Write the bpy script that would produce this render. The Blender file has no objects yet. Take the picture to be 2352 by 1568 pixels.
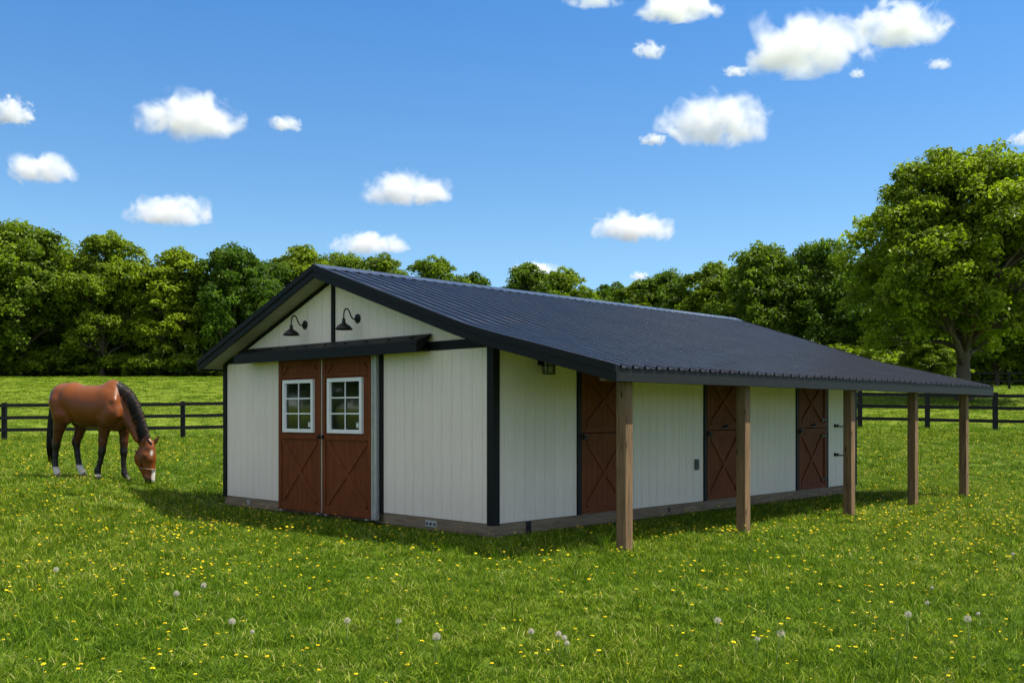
import bpy, bmesh, math, random
import numpy as np
from mathutils import Vector, Matrix

R = math.radians
rnd = random.Random(7)
rng = np.random.default_rng(11)

scene = bpy.context.scene
COL = scene.collection

# ------------------------------------------------------------------ helpers
def S(t):
    t = np.clip(t, 0.0, 1.0)
    return t * t * (3 - 2 * t)

F, CX, HZ, EYE = 2295.0, 1176.0, 950.0, 1.65      # lens in picture units, eye height


def gz(x, y):
    """height of the pasture at (x, y), metres; works on arrays"""
    x = np.asarray(x, dtype=float); y = np.asarray(y, dtype=float)
    wl = S((-x - 4.9) / 3.0)
    near_l = 0.42 * S((y - 11.0) / 7.5)
    near_r = 0.76 * S((y - 21.0) / 16.0)
    crest = 73.0 + 22.0 * S((12.0 - x) / 24.0)
    k = 5.0
    up = k * np.log1p(np.exp(np.clip((y - 38.0) / k, -30, 30)))
    over = k * np.log1p(np.exp(np.clip((y - crest) / k, -30, 30)))
    up = np.where(y - 38.0 > 140, y - 38.0, up)
    over = np.where(y - crest > 140, y - crest, over)
    hill = 0.088 * (up - over)
    und = 0.035 * np.sin(x * 0.35 + 0.8) * np.sin(y * 0.27) * S((y - 24) / 14)
    return wl * near_l + (1 - wl) * near_r + hill + und


def on_ground(px, Y):
    x = (px - CX) / F * Y
    return Vector((x, Y, float(gz(x, Y))))


def ground_from_pixel(px, py):
    Y = 6.0
    for _ in range(60):
        x = (px - CX) / F * Y
        Y = 0.5 * Y + 0.5 * F * (EYE - float(gz(x, Y))) / (py - HZ)
    x = (px - CX) / F * Y
    return Vector((x, Y, float(gz(x, Y))))


def tag(o, label=None, cat=None, group=None, kind=None):
    if label: o['label'] = label
    if cat: o['category'] = cat
    if group: o['group'] = group
    if kind: o['kind'] = kind
    return o


def empty(name, loc=(0, 0, 0), rz=0.0):
    o = bpy.data.objects.new(name, None)
    o.empty_display_size = 0.3
    COL.objects.link(o)
    o.location = loc
    o.rotation_euler = (0, 0, rz)
    return o


class MB:
    """collects shapes and links them as ONE mesh object"""
    def __init__(self):
        self.v = []; self.f = []; self.m = []; self.sm = []

    def add(self, vs, fs, mat=0, smooth=False):
        b = len(self.v)
        self.v.extend([tuple(p) for p in vs])
        for f in fs:
            self.f.append([b + i for i in f]); self.m.append(mat); self.sm.append(smooth)

    def box(self, x0, x1, y0, y1, z0, z1, mat=0):
        vs = [(x0, y0, z0), (x1, y0, z0), (x1, y1, z0), (x0, y1, z0),
              (x0, y0, z1), (x1, y0, z1), (x1, y1, z1), (x0, y1, z1)]
        fs = [(0, 3, 2, 1), (4, 5, 6, 7), (0, 1, 5, 4), (1, 2, 6, 5), (2, 3, 7, 6), (3, 0, 4, 7)]
        self.add(vs, fs, mat)

    def prism(self, poly, axis, a0, a1, mat=0):
        """poly: list of 2D points; axis 'y': points are (x,z); axis 'x': points are (y,z); axis 'z': (x,y)"""
        def mk(p, a):
            return {'y': (p[0], a, p[1]), 'x': (a, p[0], p[1]), 'z': (p[0], p[1], a)}[axis]
        n = len(poly)
        vs = [mk(p, a0) for p in poly] + [mk(p, a1) for p in poly]
        fs = [tuple(range(n))[::-1], tuple(range(n, 2 * n))]
        for i in range(n):
            j = (i + 1) % n
            fs.append((i, j, n + j, n + i))
        self.add(vs, fs, mat)

    def tube(self, pts, rad, seg=8, mat=0, cap=True):
        pts = [Vector(p) for p in pts]
        n = len(pts)
        if not hasattr(rad, '__len__'): rad = [rad] * n
        rings = []; prev = None
        for i, p in enumerate(pts):
            d = (pts[min(i + 1, n - 1)] - pts[max(i - 1, 0)])
            if d.length < 1e-9: d = Vector((0, 0, 1))
            d.normalize()
            if prev is None:
                u = d.orthogonal().normalized()
            else:
                u = (prev - d * prev.dot(d))
                u = u.normalized() if u.length > 1e-6 else d.orthogonal().normalized()
            prev = u
            w = d.cross(u)
            rings.append([p + (u * math.cos(2 * math.pi * k / seg) + w * math.sin(2 * math.pi * k / seg)) * rad[i] for k in range(seg)])
        vs = [q for r in rings for q in r]; fs = []
        for i in range(n - 1):
            for k in range(seg):
                k2 = (k + 1) % seg
                fs.append((i * seg + k, i * seg + k2, (i + 1) * seg + k2, (i + 1) * seg + k))
        if cap:
            fs.append(tuple(range(seg))[::-1]); fs.append(tuple((n - 1) * seg + k for k in range(seg)))
        self.add(vs, fs, mat, True)

    def lathe(self, prof, origin, axis=(0, 0, 1), seg=20, mat=0):
        ax = Vector(axis).normalized(); u = ax.orthogonal().normalized(); w = ax.cross(u); o = Vector(origin)
        vs = []; fs = []; n = len(prof)
        for (r, h) in prof:
            for k in range(seg):
                t = 2 * math.pi * k / seg
                vs.append(o + ax * h + (u * math.cos(t) + w * math.sin(t)) * r)
        for i in range(n - 1):
            for k in range(seg):
                k2 = (k + 1) % seg
                fs.append((i * seg + k, i * seg + k2, (i + 1) * seg + k2, (i + 1) * seg + k))
        fs.append(tuple(range(seg))[::-1]); fs.append(tuple((n - 1) * seg + k for k in range(seg)))
        self.add(vs, fs, mat, True)

    def bar(self, p, q, w, h0, h1, normal, mat=0):
        """a board from p to q, width w in the plane, from h0 to h1 along normal"""
        p = Vector(p); q = Vector(q); n = Vector(normal).normalized()
        d = (q - p).normalized(); s = n.cross(d) * (w / 2)
        vs = [p - s + n * h0, p + s + n * h0, q + s + n * h0, q - s + n * h0,
              p - s + n * h1, p + s + n * h1, q + s + n * h1, q - s + n * h1]
        fs = [(0, 3, 2, 1), (4, 5, 6, 7), (0, 1, 5, 4), (1, 2, 6, 5), (2, 3, 7, 6), (3, 0, 4, 7)]
        self.add(vs, fs, mat)

    def build(self, name, mats, parent=None, bevel=0.0, fix=True):
        me = bpy.data.meshes.new(name)
        me.from_pydata(self.v, [], self.f)
        if not isinstance(mats, (list, tuple)): mats = [mats]
        for m in mats: me.materials.append(m)
        me.polygons.foreach_set('material_index', self.m)
        me.polygons.foreach_set('use_smooth', self.sm)
        if fix:
            bm = bmesh.new(); bm.from_mesh(me)
            bmesh.ops.recalc_face_normals(bm, faces=bm.faces)
            bm.to_mesh(me); bm.free()
        me.update()
        o = bpy.data.objects.new(name, me)
        COL.objects.link(o)
        if parent is not None: o.parent = parent
        if bevel > 0:
            b = o.modifiers.new('Bevel', 'BEVEL'); b.width = bevel; b.segments = 2; b.limit_method = 'ANGLE'
        return o


def np_mesh(name, verts, quads, mat=None, smooth=False, face_attr=None, tris=False):
    k = 3 if tris else 4
    me = bpy.data.meshes.new(name)
    verts = np.ascontiguousarray(verts, dtype=np.float32); quads = np.ascontiguousarray(quads, dtype=np.int32)
    me.vertices.add(len(verts)); me.vertices.foreach_set('co', verts.ravel())
    me.loops.add(quads.size); me.loops.foreach_set('vertex_index', quads.ravel())
    me.polygons.add(len(quads)); me.polygons.foreach_set('loop_start', np.arange(0, quads.size, k, dtype=np.int32))
    me.polygons.foreach_set('loop_total', np.full(len(quads), k, dtype=np.int32))
    me.polygons.foreach_set('use_smooth', np.full(len(quads), smooth, dtype=bool))
    me.update(calc_edges=True); me.validate()
    if mat: me.materials.append(mat)
    if face_attr:
        for nm, arr in face_attr.items():
            a = me.attributes.new(nm, 'FLOAT', 'FACE'); a.data.foreach_set('value', np.asarray(arr, dtype=np.float32))
    return me


def link(name, me, parent=None):
    o = bpy.data.objects.new(name, me); COL.objects.link(o)
    if parent is not None: o.parent = parent
    return o


def copy_tree(o, parent=None):
    c = o.copy(); COL.objects.link(c); c.parent = parent
    for ch in list(o.children): copy_tree(ch, c)
    return c


# ------------------------------------------------------------------ materials
class NT:
    def __init__(self, name):
        self.mat = bpy.data.materials.new(name); self.mat.use_nodes = True
        self.t = self.mat.node_tree; self.t.nodes.clear()
        self.out = self.t.nodes.new('ShaderNodeOutputMaterial')

    def n(self, typ, **kw):
        nd = self.t.nodes.new(typ)
        for k, v in kw.items():
            if k.startswith('i_'):
                nd.inputs[k[2:].replace('_', ' ')].default_value = v
            else:
                setattr(nd, k, v)
        return nd

    def l(self, a, b):
        self.t.links.new(a, b)

    def coord(self, which='Object', scale=(1, 1, 1)):
        tc = self.n('ShaderNodeTexCoord'); mp = self.n('ShaderNodeMapping')
        mp.inputs['Scale'].default_value = scale
        self.l(tc.outputs[which], mp.inputs['Vector'])
        return mp.outputs['Vector']

    def noise(self, vec, scale, detail=4, rough=0.55, dist=0.0):
        nd = self.n('ShaderNodeTexNoise'); nd.inputs['Scale'].default_value = scale
        nd.inputs['Detail'].default_value = detail; nd.inputs['Roughness'].default_value = rough
        nd.inputs['Distortion'].default_value = dist
        if vec is not None: self.l(vec, nd.inputs['Vector'])
        return nd.outputs['Fac']

    def ramp(self, fac, stops, interp='LINEAR'):
        nd = self.n('ShaderNodeValToRGB'); cr = nd.color_ramp; cr.interpolation = interp
        while len(cr.elements) < len(stops): cr.elements.new(0.5)
        for e, (p, c) in zip(cr.elements, stops):
            e.position = p; e.color = (*c, 1) if len(c) == 3 else c
        self.l(fac, nd.inputs['Fac'])
        return nd.outputs['Color']

    def mix(self, fac, a, b, mode='MIX'):
        nd = self.n('ShaderNodeMix', data_type='RGBA', blend_type=mode)
        for s, v in ((nd.inputs[0], fac), (nd.inputs[6], a), (nd.inputs[7], b)):
            if isinstance(v, (int, float)): s.default_value = v
            elif isinstance(v, tuple): s.default_value = (*v, 1) if len(v) == 3 else v
            else: self.l(v, s)
        return nd.outputs[2]

    def bump(self, h, strength=0.3, dist=0.01):
        nd = self.n('ShaderNodeBump'); nd.inputs['Strength'].default_value = strength; nd.inputs['Distance'].default_value = dist
        self.l(h, nd.inputs['Height'])
        return nd.outputs['Normal']

    def principled(self, color, rough=0.6, metal=0.0, normal=None, spec=0.5, **kw):
        p = self.n('ShaderNodeBsdfPrincipled')
        if isinstance(color, tuple): p.inputs['Base Color'].default_value = (*color, 1)
        else: self.l(color, p.inputs['Base Color'])
        if isinstance(rough, (int, float)): p.inputs['Roughness'].default_value = rough
        else: self.l(rough, p.inputs['Roughness'])
        p.inputs['Metallic'].default_value = metal
        p.inputs['Specular IOR Level'].default_value = spec
        if normal is not None: self.l(normal, p.inputs['Normal'])
        for k, v in kw.items(): p.inputs[k].default_value = v
        self.l(p.outputs[0], self.out.inputs['Surface'])
        return p


def mat_plain(name, col, rough=0.6, metal=0.0, var=0.12, scale=6.0, bump=0.0, spec=0.5):
    t = NT(name); v = t.coord()
    f = t.noise(v, scale, 5, 0.6)
    c = t.ramp(f, [(0.3, tuple(x * (1 - var) for x in col)), (0.7, tuple(min(1, x * (1 + var)) for x in col))])
    nrm = t.bump(t.noise(v, scale * 8, 4, 0.6), bump, 0.01) if bump else None
    t.principled(c, rough, metal, nrm, spec)
    return t.mat


def mat_siding():
    t = NT('white_siding'); v = t.coord(scale=(1, 1, 0.12))
    g = t.noise(v, 26, 6, 0.6)
    big = t.noise(t.coord(), 0.9, 3)
    c1 = t.ramp(g, [(0.25, (0.80, 0.705, 0.63)), (0.75, (0.885, 0.785, 0.71))])
    c = t.mix(0.5, c1, t.ramp(big, [(0.3, (0.90, 0.90, 0.89)), (0.7, (1, 1, 1))]), 'MULTIPLY')
    # rain-splash dirt near the foot of the boards
    sp = t.n('ShaderNodeSeparateXYZ'); t.l(t.coord(), sp.inputs[0])
    mr = t.n('ShaderNodeMapRange'); t.l(sp.outputs['Z'], mr.inputs['Value'])
    mr.inputs['From Min'].default_value = 0.15; mr.inputs['From Max'].default_value = 0.75
    mr.inputs['To Min'].default_value = 0.55; mr.inputs['To Max'].default_value = 0.0
    ml = t.n('ShaderNodeMath', operation='MULTIPLY'); t.l(mr.outputs[0], ml.inputs[0]); t.l(t.noise(t.coord(), 9, 5, 0.7), ml.inputs[1])
    c = t.mix(ml.outputs[0], c, (0.50, 0.50, 0.42))
    sa = t.n('ShaderNodeMath', operation='ADD'); t.l(sp.outputs['X'], sa.inputs[0]); t.l(sp.outputs['Y'], sa.inputs[1])
    sd = t.n('ShaderNodeMath', operation='DIVIDE'); t.l(sa.outputs[0], sd.inputs[0]); sd.inputs[1].default_value = 0.6096
    fl = t.n('ShaderNodeMath', operation='FLOOR'); t.l(sd.outputs[0], fl.inputs[0])
    wn_ = t.n('ShaderNodeTexWhiteNoise', noise_dimensions='1D'); t.l(fl.outputs[0], wn_.inputs['W'])
    c = t.mix(1.0, c, t.ramp(wn_.outputs['Value'], [(0.0, (0.955, 0.955, 0.95)), (1.0, (1.0, 1.0, 1.0))]), 'MULTIPLY')
    st = t.noise(t.coord(scale=(5, 5, 0.35)), 2.4, 5, 0.65)
    c = t.mix(0.5, c, t.ramp(st, [(0.3, (0.93, 0.925, 0.90)), (0.55, (1, 1, 1))]), 'MULTIPLY')
    t.principled(c, 0.62, 0, t.bump(g, 0.25, 0.006), 0.35)
    return t.mat


def mat_wood(name, dark, light, axis='z', rough=0.75, knots=False, bump=0.35, spec=0.3):
    t = NT(name)
    sc = {'z': (14, 14, 0.9), 'x': (0.9, 14, 14), 'y': (14, 0.9, 14)}[axis]
    v = t.coord(scale=sc)
    oi = t.n('ShaderNodeObjectInfo')
    add = t.n('ShaderNodeVectorMath', operation='ADD'); t.l(v, add.inputs[0])
    mul = t.n('ShaderNodeMath', operation='MULTIPLY'); t.l(oi.outputs['Random'], mul.inputs[0]); mul.inputs[1].default_value = 37
    t.l(mul.outputs[0], add.inputs[1]); v = add.outputs[0]
    g = t.noise(v, 2.2, 8, 0.65, 0.6)
    c = t.ramp(g, [(0.28, dark), (0.5, tuple((a + b) / 2 for a, b in zip(dark, light))), (0.74, light)])
    big = t.noise(t.coord(), 1.7, 4)
    c = t.mix(0.6, c, t.ramp(big, [(0.3, (0.72, 0.72, 0.74)), (0.7, (1.0, 1.0, 1.0))]), 'MULTIPLY')
    if knots:
        kn = t.n('ShaderNodeTexVoronoi'); kn.inputs['Scale'].default_value = 1.0
        t.l(t.coord(scale=(9, 9, 2.6)), kn.inputs['Vector'])
        kf = t.ramp(kn.outputs['Distance'], [(0.07, (1, 1, 1)), (0.16, (0, 0, 0))])
        c = t.mix(kf, c, tuple(x * 0.35 for x in dark))
    t.principled(c, rough, 0, t.bump(g, bump, 0.01), spec)
    return t.mat


def mat_leaf(name, dark, light, trans=0.42):
    t = NT(name)
    a = t.n('ShaderNodeAttribute', attribute_name='tint')
    oi = t.n('ShaderNodeObjectInfo')
    c = t.ramp(a.outputs['Fac'], [(0.0, dark), (1.0, light)])
    hv = t.n('ShaderNodeHueSaturation'); t.l(c, hv.inputs['Color'])
    m = t.n('ShaderNodeMapRange'); t.l(oi.outputs['Random'], m.inputs['Value'])
    m.inputs['To Min'].default_value = 0.486; m.inputs['To Max'].default_value = 0.513
    t.l(m.outputs[0], hv.inputs['Hue'])
    m2 = t.n('ShaderNodeMapRange'); t.l(oi.outputs['Random'], m2.inputs['Value'])
    m2.inputs['To Min'].default_value = 1.25; m2.inputs['To Max'].default_value = 0.80
    t.l(m2.outputs[0], hv.inputs['Value'])
    p = t.principled(hv.outputs[0], 0.5, 0, None, 0.22)
    tr = t.n('ShaderNodeBsdfTranslucent')
    g = t.mix(1.0, hv.outputs[0], (1.35, 1.45, 0.6), 'MULTIPLY'); t.l(g, tr.inputs['Color'])
    mx = t.n('ShaderNodeMixShader'); mx.inputs[0].default_value = trans
    t.l(p.outputs[0], mx.inputs[1]); t.l(tr.outputs[0], mx.inputs[2]); t.l(mx.outputs[0], t.out.inputs['Surface'])
    return t.mat


def mat_ground():
    t = NT('pasture_ground'); v = t.coord('Object')
    big = t.noise(v, 0.10, 5, 0.6); mid = t.noise(v, 0.9, 5, 0.6)
    fine = t.noise(t.coord('Object', (1, 0.35, 1)), 16, 6, 0.7)
    c = t.ramp(fine, [(0.28, (0.022, 0.042, 0.004)), (0.5, (0.060, 0.105, 0.008)), (0.72, (0.13, 0.18, 0.015))])
    c = t.mix(0.55, c, t.ramp(mid, [(0.3, (0.62, 0.68, 0.6)), (0.7, (1.15, 1.1, 1.0))]), 'MULTIPLY')
    c = t.mix(0.5, c, t.ramp(big, [(0.35, (0.8, 0.9, 0.8)), (0.65, (1.25, 1.12, 1.0))]), 'MULTIPLY')
    sp = t.n('ShaderNodeSeparateXYZ'); t.l(v, sp.inputs[0])                 # the field beyond the fence is mown shorter and paler
    mr = t.n('ShaderNodeMapRange'); t.l(sp.outputs['Y'], mr.inputs['Value']); mr.inputs['From Min'].default_value = 36; mr.inputs['From Max'].default_value = 42
    c = t.mix(mr.outputs[0], c, t.ramp(fine, [(0.3, (0.092, 0.142, 0.010)), (0.7, (0.148, 0.195, 0.016))]))
    t.principled(c, 0.9, 0, t.bump(fine, 0.4, 0.03), 0.10)
    return t.mat


M = {}
M['siding'] = mat_siding()
M['black'] = mat_plain('black_trim_paint', (0.0055, 0.0065, 0.0085), 0.55, 0, 0.25, 5, 0.12, 0.22)
M['fence_black'] = mat_plain('black_fence_paint', (0.007, 0.0075, 0.010), 0.6, 0, 0.3, 4, 0.2, 0.22)
M['door'] = mat_wood('red_brown_stain', (0.105, 0.029, 0.010), (0.215, 0.063, 0.021), 'z', 0.6, False, 0.2, 0.12)
M['post'] = mat_wood('weathered_post_wood', (0.068, 0.043, 0.024), (0.285, 0.175, 0.088), 'z', 0.8, True, 0.5)
M['skid_x'] = mat_wood('weathered_skid_wood', (0.115, 0.082, 0.053), (0.30, 0.235, 0.165), 'x', 0.85, False, 0.5)
M['skid_y'] = mat_wood('weathered_side_skid_wood', (0.115, 0.082, 0.053), (0.30, 0.235, 0.165), 'y', 0.85, False, 0.5)
M['soffit'] = mat_wood('soffit_board', (0.30, 0.285, 0.255), (0.42, 0.40, 0.36), 'y', 0.8, False, 0.2)
M['rafter'] = mat_wood('rafter_wood', (0.20, 0.14, 0.09), (0.34, 0.25, 0.16), 'x', 0.8)
M['white_metal'] = mat_plain('white_window_frame', (0.78, 0.79, 0.81), 0.4, 0, 0.04, 6)
M['silver'] = mat_plain('galvanised_channel', (0.52, 0.53, 0.54), 0.42, 0.6, 0.12, 14)
M['iron'] = mat_plain('black_iron', (0.006, 0.007, 0.009), 0.45, 0.0, 0.2, 9, 0.1, 0.3)
M['concrete'] = mat_plain('concrete_block', (0.30, 0.29, 0.27), 0.9, 0, 0.2, 12, 0.4)
M['grey_plastic'] = mat_plain('grey_plastic', (0.09, 0.095, 0.10), 0.5, 0, 0.1, 5)
M['tag'] = mat_plain('pale_tag', (0.62, 0.64, 0.66), 0.5, 0, 0.05, 5)


def mat_roof():
    t = NT('charcoal_roof_steel'); v = t.coord()
    f = t.noise(v, 0.8, 4, 0.6); g = t.noise(t.coord(scale=(0.4, 3, 1)), 5, 5, 0.65)
    c = t.ramp(f, [(0.3, (0.027, 0.028, 0.034)), (0.7, (0.040, 0.042, 0.050))])
    c = t.mix(0.5, c, t.ramp(g, [(0.3, (0.75, 0.75, 0.75)), (0.75, (1.2, 1.2, 1.2))]), 'MULTIPLY')
    rg = t.ramp(g, [(0.3, (0.16, 0.16, 0.16)), (0.8, (0.30, 0.30, 0.30))])
    t.principled(c, rg, 0.0, t.bump(t.noise(v, 2.2, 3, 0.5), 0.25, 0.03), 1.0)
    return t.mat


def mat_glass():
    t = NT('dark_window_glass'); v = t.coord()
    c = t.ramp(t.noise(v, 2.0, 3), [(0.3, (0.006, 0.009, 0.006)), (0.8, (0.014, 0.020, 0.011))])
    t.principled(c, 0.04, 0, t.bump(t.noise(v, 3.0, 2), 0.03, 0.01), 0.5)
    return t.mat


M['roof'] = mat_roof(); M['glass'] = mat_glass(); M['ground'] = mat_ground()

# lamp glass
t = NT('lantern_glass'); t.principled((0.30, 0.29, 0.24), 0.15, 0, None, 0.5); M['lantern_glass'] = t.mat

# ------------------------------------------------------------------ world, sun, camera
SUN_EL = 61.0
w = bpy.data.worlds.new('World'); scene.world = w; w.use_nodes = True
nt = w.node_tree; nt.nodes.clear()
sky = nt.nodes.new('ShaderNodeTexSky'); sky.sky_type = 'NISHITA'; sky.sun_disc = False
sky.sun_elevation = R(SUN_EL); sky.sun_rotation = R(90); sky.air_density = 1.0; sky.dust_density = 0.0; sky.ozone_density = 10.0
sky.altitude = 2500
bg = nt.nodes.new('ShaderNodeBackground'); bg.inputs['Strength'].default_value = 0.119
wo = nt.nodes.new('ShaderNodeOutputWorld')
tcw = nt.nodes.new('ShaderNodeTexCoord'); sx = nt.nodes.new('ShaderNodeSeparateXYZ'); nt.links.new(tcw.outputs['Generated'], sx.inputs[0])
rp = nt.nodes.new('ShaderNodeValToRGB'); nt.links.new(sx.outputs['Z'], rp.inputs[0])
while len(rp.color_ramp.elements) < 4: rp.color_ramp.elements.new(0.5)
for e_, (p_, c_) in zip(rp.color_ramp.elements, [(0.0, (1.10, 1.0, 0.84)), (0.16, (1.08, 1.06, 0.84)), (0.38, (0.70, 1.03, 1.05)), (0.8, (1.0, 1.0, 0.95))]):
    e_.position = p_; e_.color = (*c_, 1)
mx = nt.nodes.new('ShaderNodeMix'); mx.data_type = 'RGBA'; mx.blend_type = 'MULTIPLY'; mx.inputs[0].default_value = 1.0
nt.links.new(sky.outputs[0], mx.inputs[6]); nt.links.new(rp.outputs[0], mx.inputs[7]); 
# unseen white cloud added overhead and behind to brighten the shaded walls (direction on a layer far above: x/z, y/z)
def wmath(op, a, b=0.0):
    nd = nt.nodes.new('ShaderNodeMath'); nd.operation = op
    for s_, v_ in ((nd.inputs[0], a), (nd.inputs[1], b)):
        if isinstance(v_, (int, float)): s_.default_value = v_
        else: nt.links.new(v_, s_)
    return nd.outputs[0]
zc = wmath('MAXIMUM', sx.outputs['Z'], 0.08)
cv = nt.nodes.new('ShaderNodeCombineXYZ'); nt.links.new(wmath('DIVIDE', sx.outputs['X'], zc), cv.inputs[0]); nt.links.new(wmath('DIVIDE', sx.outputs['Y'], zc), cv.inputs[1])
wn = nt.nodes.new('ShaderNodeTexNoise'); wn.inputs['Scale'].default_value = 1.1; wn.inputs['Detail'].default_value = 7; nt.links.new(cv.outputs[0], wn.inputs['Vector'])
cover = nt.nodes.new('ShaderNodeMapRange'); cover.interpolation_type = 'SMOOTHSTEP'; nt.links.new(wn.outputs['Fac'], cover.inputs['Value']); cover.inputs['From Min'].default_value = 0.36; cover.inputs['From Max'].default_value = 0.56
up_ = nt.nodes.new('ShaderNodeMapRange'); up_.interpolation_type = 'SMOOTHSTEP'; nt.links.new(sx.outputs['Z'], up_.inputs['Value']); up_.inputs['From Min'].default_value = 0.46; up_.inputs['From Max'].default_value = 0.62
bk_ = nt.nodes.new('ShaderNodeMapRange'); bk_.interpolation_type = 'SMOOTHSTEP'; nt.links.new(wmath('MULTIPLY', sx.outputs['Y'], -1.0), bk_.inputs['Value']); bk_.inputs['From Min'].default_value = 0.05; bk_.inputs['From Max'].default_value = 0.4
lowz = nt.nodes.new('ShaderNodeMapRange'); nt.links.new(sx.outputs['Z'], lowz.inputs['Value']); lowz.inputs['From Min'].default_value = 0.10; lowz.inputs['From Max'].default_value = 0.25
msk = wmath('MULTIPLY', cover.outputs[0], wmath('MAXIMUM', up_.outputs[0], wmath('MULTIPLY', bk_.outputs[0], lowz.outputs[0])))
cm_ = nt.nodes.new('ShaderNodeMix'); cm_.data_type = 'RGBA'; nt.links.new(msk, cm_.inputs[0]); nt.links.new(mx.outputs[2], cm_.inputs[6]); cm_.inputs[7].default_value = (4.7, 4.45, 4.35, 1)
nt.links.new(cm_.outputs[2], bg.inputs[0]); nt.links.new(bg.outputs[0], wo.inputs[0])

sl = bpy.data.lights.new('sun', 'SUN'); sl.energy = 5.0; sl.angle = R(0.53); sl.color = (1.0, 0.93, 0.79)
so = bpy.data.objects.new('sun', sl); COL.objects.link(so); so.rotation_euler = (0, R(90 - SUN_EL), R(2)); so.location = (40, 0, 60)

cam = bpy.data.cameras.new('camera'); cam.sensor_width = 36.0; cam.lens = 36.0 * F / 2352.0
cam.shift_y = (HZ - 784.0) / 2352.0; cam.clip_end = 30000.0; cam.clip_start = 0.1
co = bpy.data.objects.new('camera', cam); COL.objects.link(co); co.location = (0, 0, EYE); co.rotation_euler = (R(90), 0, 0)
scene.camera = co

scene.view_settings.view_transform = 'Standard'; scene.view_settings.look = 'None'
scene.view_settings.gamma = 1.0; scene.view_settings.exposure = 0.80
scene.view_settings.use_curve_mapping = False
cy = scene.cycles
cy.use_denoising = True; cy.use_adaptive_sampling = True; cy.adaptive_threshold = 0.02
cy.max_bounces = 8; cy.diffuse_bounces = 3; cy.glossy_bounces = 2; cy.transmission_bounces = 3; cy.transparent_max_bounces = 8
cy.volume_bounces = 10; cy.volume_step_rate = 1.0; cy.volume_max_steps = 128
cy.sample_clamp_indirect = 4.0

# ------------------------------------------------------------------ ground sheet
def axis_steps(pairs):
    out = [pairs[0][0]]
    for (a, step), (b, _) in zip(pairs[:-1], pairs[1:]):
        n = max(1, int(round((b - a) / step)))
        out += [a + (b - a) * (i + 1) / n for i in range(n)]
    return np.array(out)

gx = axis_steps([(-1500, 150), (-150, 8), (-60, 1.5), (-14, 0.5), (14, 1.5), (60, 8), (150, 150), (1500, 0)])
gy = axis_steps([(-600, 60), (-30, 3), (2, 0.5), (24, 1.0), (110, 8), (200, 100), (2600, 0)])
GX, GY = np.meshgrid(gx, gy, indexing='xy')
GZ = gz(GX, GY)
nx, ny = len(gx), len(gy)
idx = np.arange(nx * ny).reshape(ny, nx)
q = np.stack([idx[:-1, :-1], idx[:-1, 1:], idx[1:, 1:], idx[1:, :-1]], -1).reshape(-1, 4)
me = np_mesh('pasture_ground', np.stack([GX, GY, GZ], -1).reshape(-1, 3), q, M['ground'], True)
ground = link('ground', me)
tag(ground, 'green pasture rising gently towards the woods', 'ground', kind='structure')

# ------------------------------------------------------------------ signed distance fields -> one closed surface
def surface_nets(Fv, origin, h):
    nx_, ny_, nz_ = Fv.shape
    ins = Fv < 0
    corners = [(i, j, k) for i in (0, 1) for j in (0, 1) for k in (0, 1)]
    def sub(A, o): return A[o[0]:nx_ - 1 + o[0], o[1]:ny_ - 1 + o[1], o[2]:nz_ - 1 + o[2]]
    cnt = sum(sub(ins, o).astype(np.int8) for o in corners)
    act = (cnt > 0) & (cnt < 8)
    ids = np.full(act.shape, -1, dtype=np.int64); ai = np.argwhere(act); ids[act] = np.arange(len(ai))
    acc = np.zeros((len(ai), 3)); num = np.zeros(len(ai))
    for a in range(8):
        for b in range(a + 1, 8):
            ca, cb = corners[a], corners[b]
            if sum(abs(ca[m] - cb[m]) for m in range(3)) != 1: continue
            fa = Fv[ai[:, 0] + ca[0], ai[:, 1] + ca[1], ai[:, 2] + ca[2]]; fb = Fv[ai[:, 0] + cb[0], ai[:, 1] + cb[1], ai[:, 2] + cb[2]]
            mk = (fa < 0) != (fb < 0)
            t_ = np.where(mk, fa / np.where(mk, fa - fb, 1), 0)
            pos = np.array(ca)[None] + (np.array(cb) - np.array(ca))[None] * t_[:, None]
            acc += pos * mk[:, None]; num += mk
    verts = (ai + acc / num[:, None]) * h + np.array(origin)
    quads = []
    for ax in range(3):
        o1, o2 = [m for m in range(3) if m != ax]
        sl0 = [slice(None)] * 3; sl1 = [slice(None)] * 3
        sl0[ax] = slice(0, -1); sl1[ax] = slice(1, None)
        A = ins[tuple(sl0)]; B = ins[tuple(sl1)]
        ed = np.argwhere(A != B)
        ok = (ed[:, o1] > 0) & (ed[:, o2] > 0) & (ed[:, o1] < Fv.shape[o1] - 1) & (ed[:, o2] < Fv.shape[o2] - 1)
        ed = ed[ok]
        flip = A[ed[:, 0], ed[:, 1], ed[:, 2]]
        def cell(d1, d2):
            c = ed.copy(); c[:, o1] -= d1; c[:, o2] -= d2
            return ids[c[:, 0], c[:, 1], c[:, 2]]
        q_ = np.stack([cell(1, 1), cell(0, 1), cell(0, 0), cell(1, 0)], 1)
        sw = flip if ax != 1 else ~flip
        q_[~sw] = q_[~sw][:, ::-1]
        quads.append(q_)
    return verts, np.concatenate(quads)



# ------------------------------------------------------------------ the barn
# local frame: x across the front (0 = near corner, negative along the gable front), y along the ridge, z up
BO = Vector((-0.247, 13.20, 0.0)); BRZ = math.atan2(-0.696, 0.718)
barn = empty('horse_barn', BO, BRZ)
tag(barn, 'white board barn with black trim, dark ribbed metal roof and open lean-to', 'barn')
WX, BD = -6.85, 10.65            # left wall, rear wall
WZ0 = 0.19                       # foot of the wall boards
RX, RZ = -3.55, 3.92             # ridge
SL, S1, S2 = 0.378, 0.330, 0.240      # left slope, right slope, lean-to slope
XE_L, XE_R = -7.09, 2.33
RY0, RY1 = -0.36, 11.75
BRK = 0.0


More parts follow.
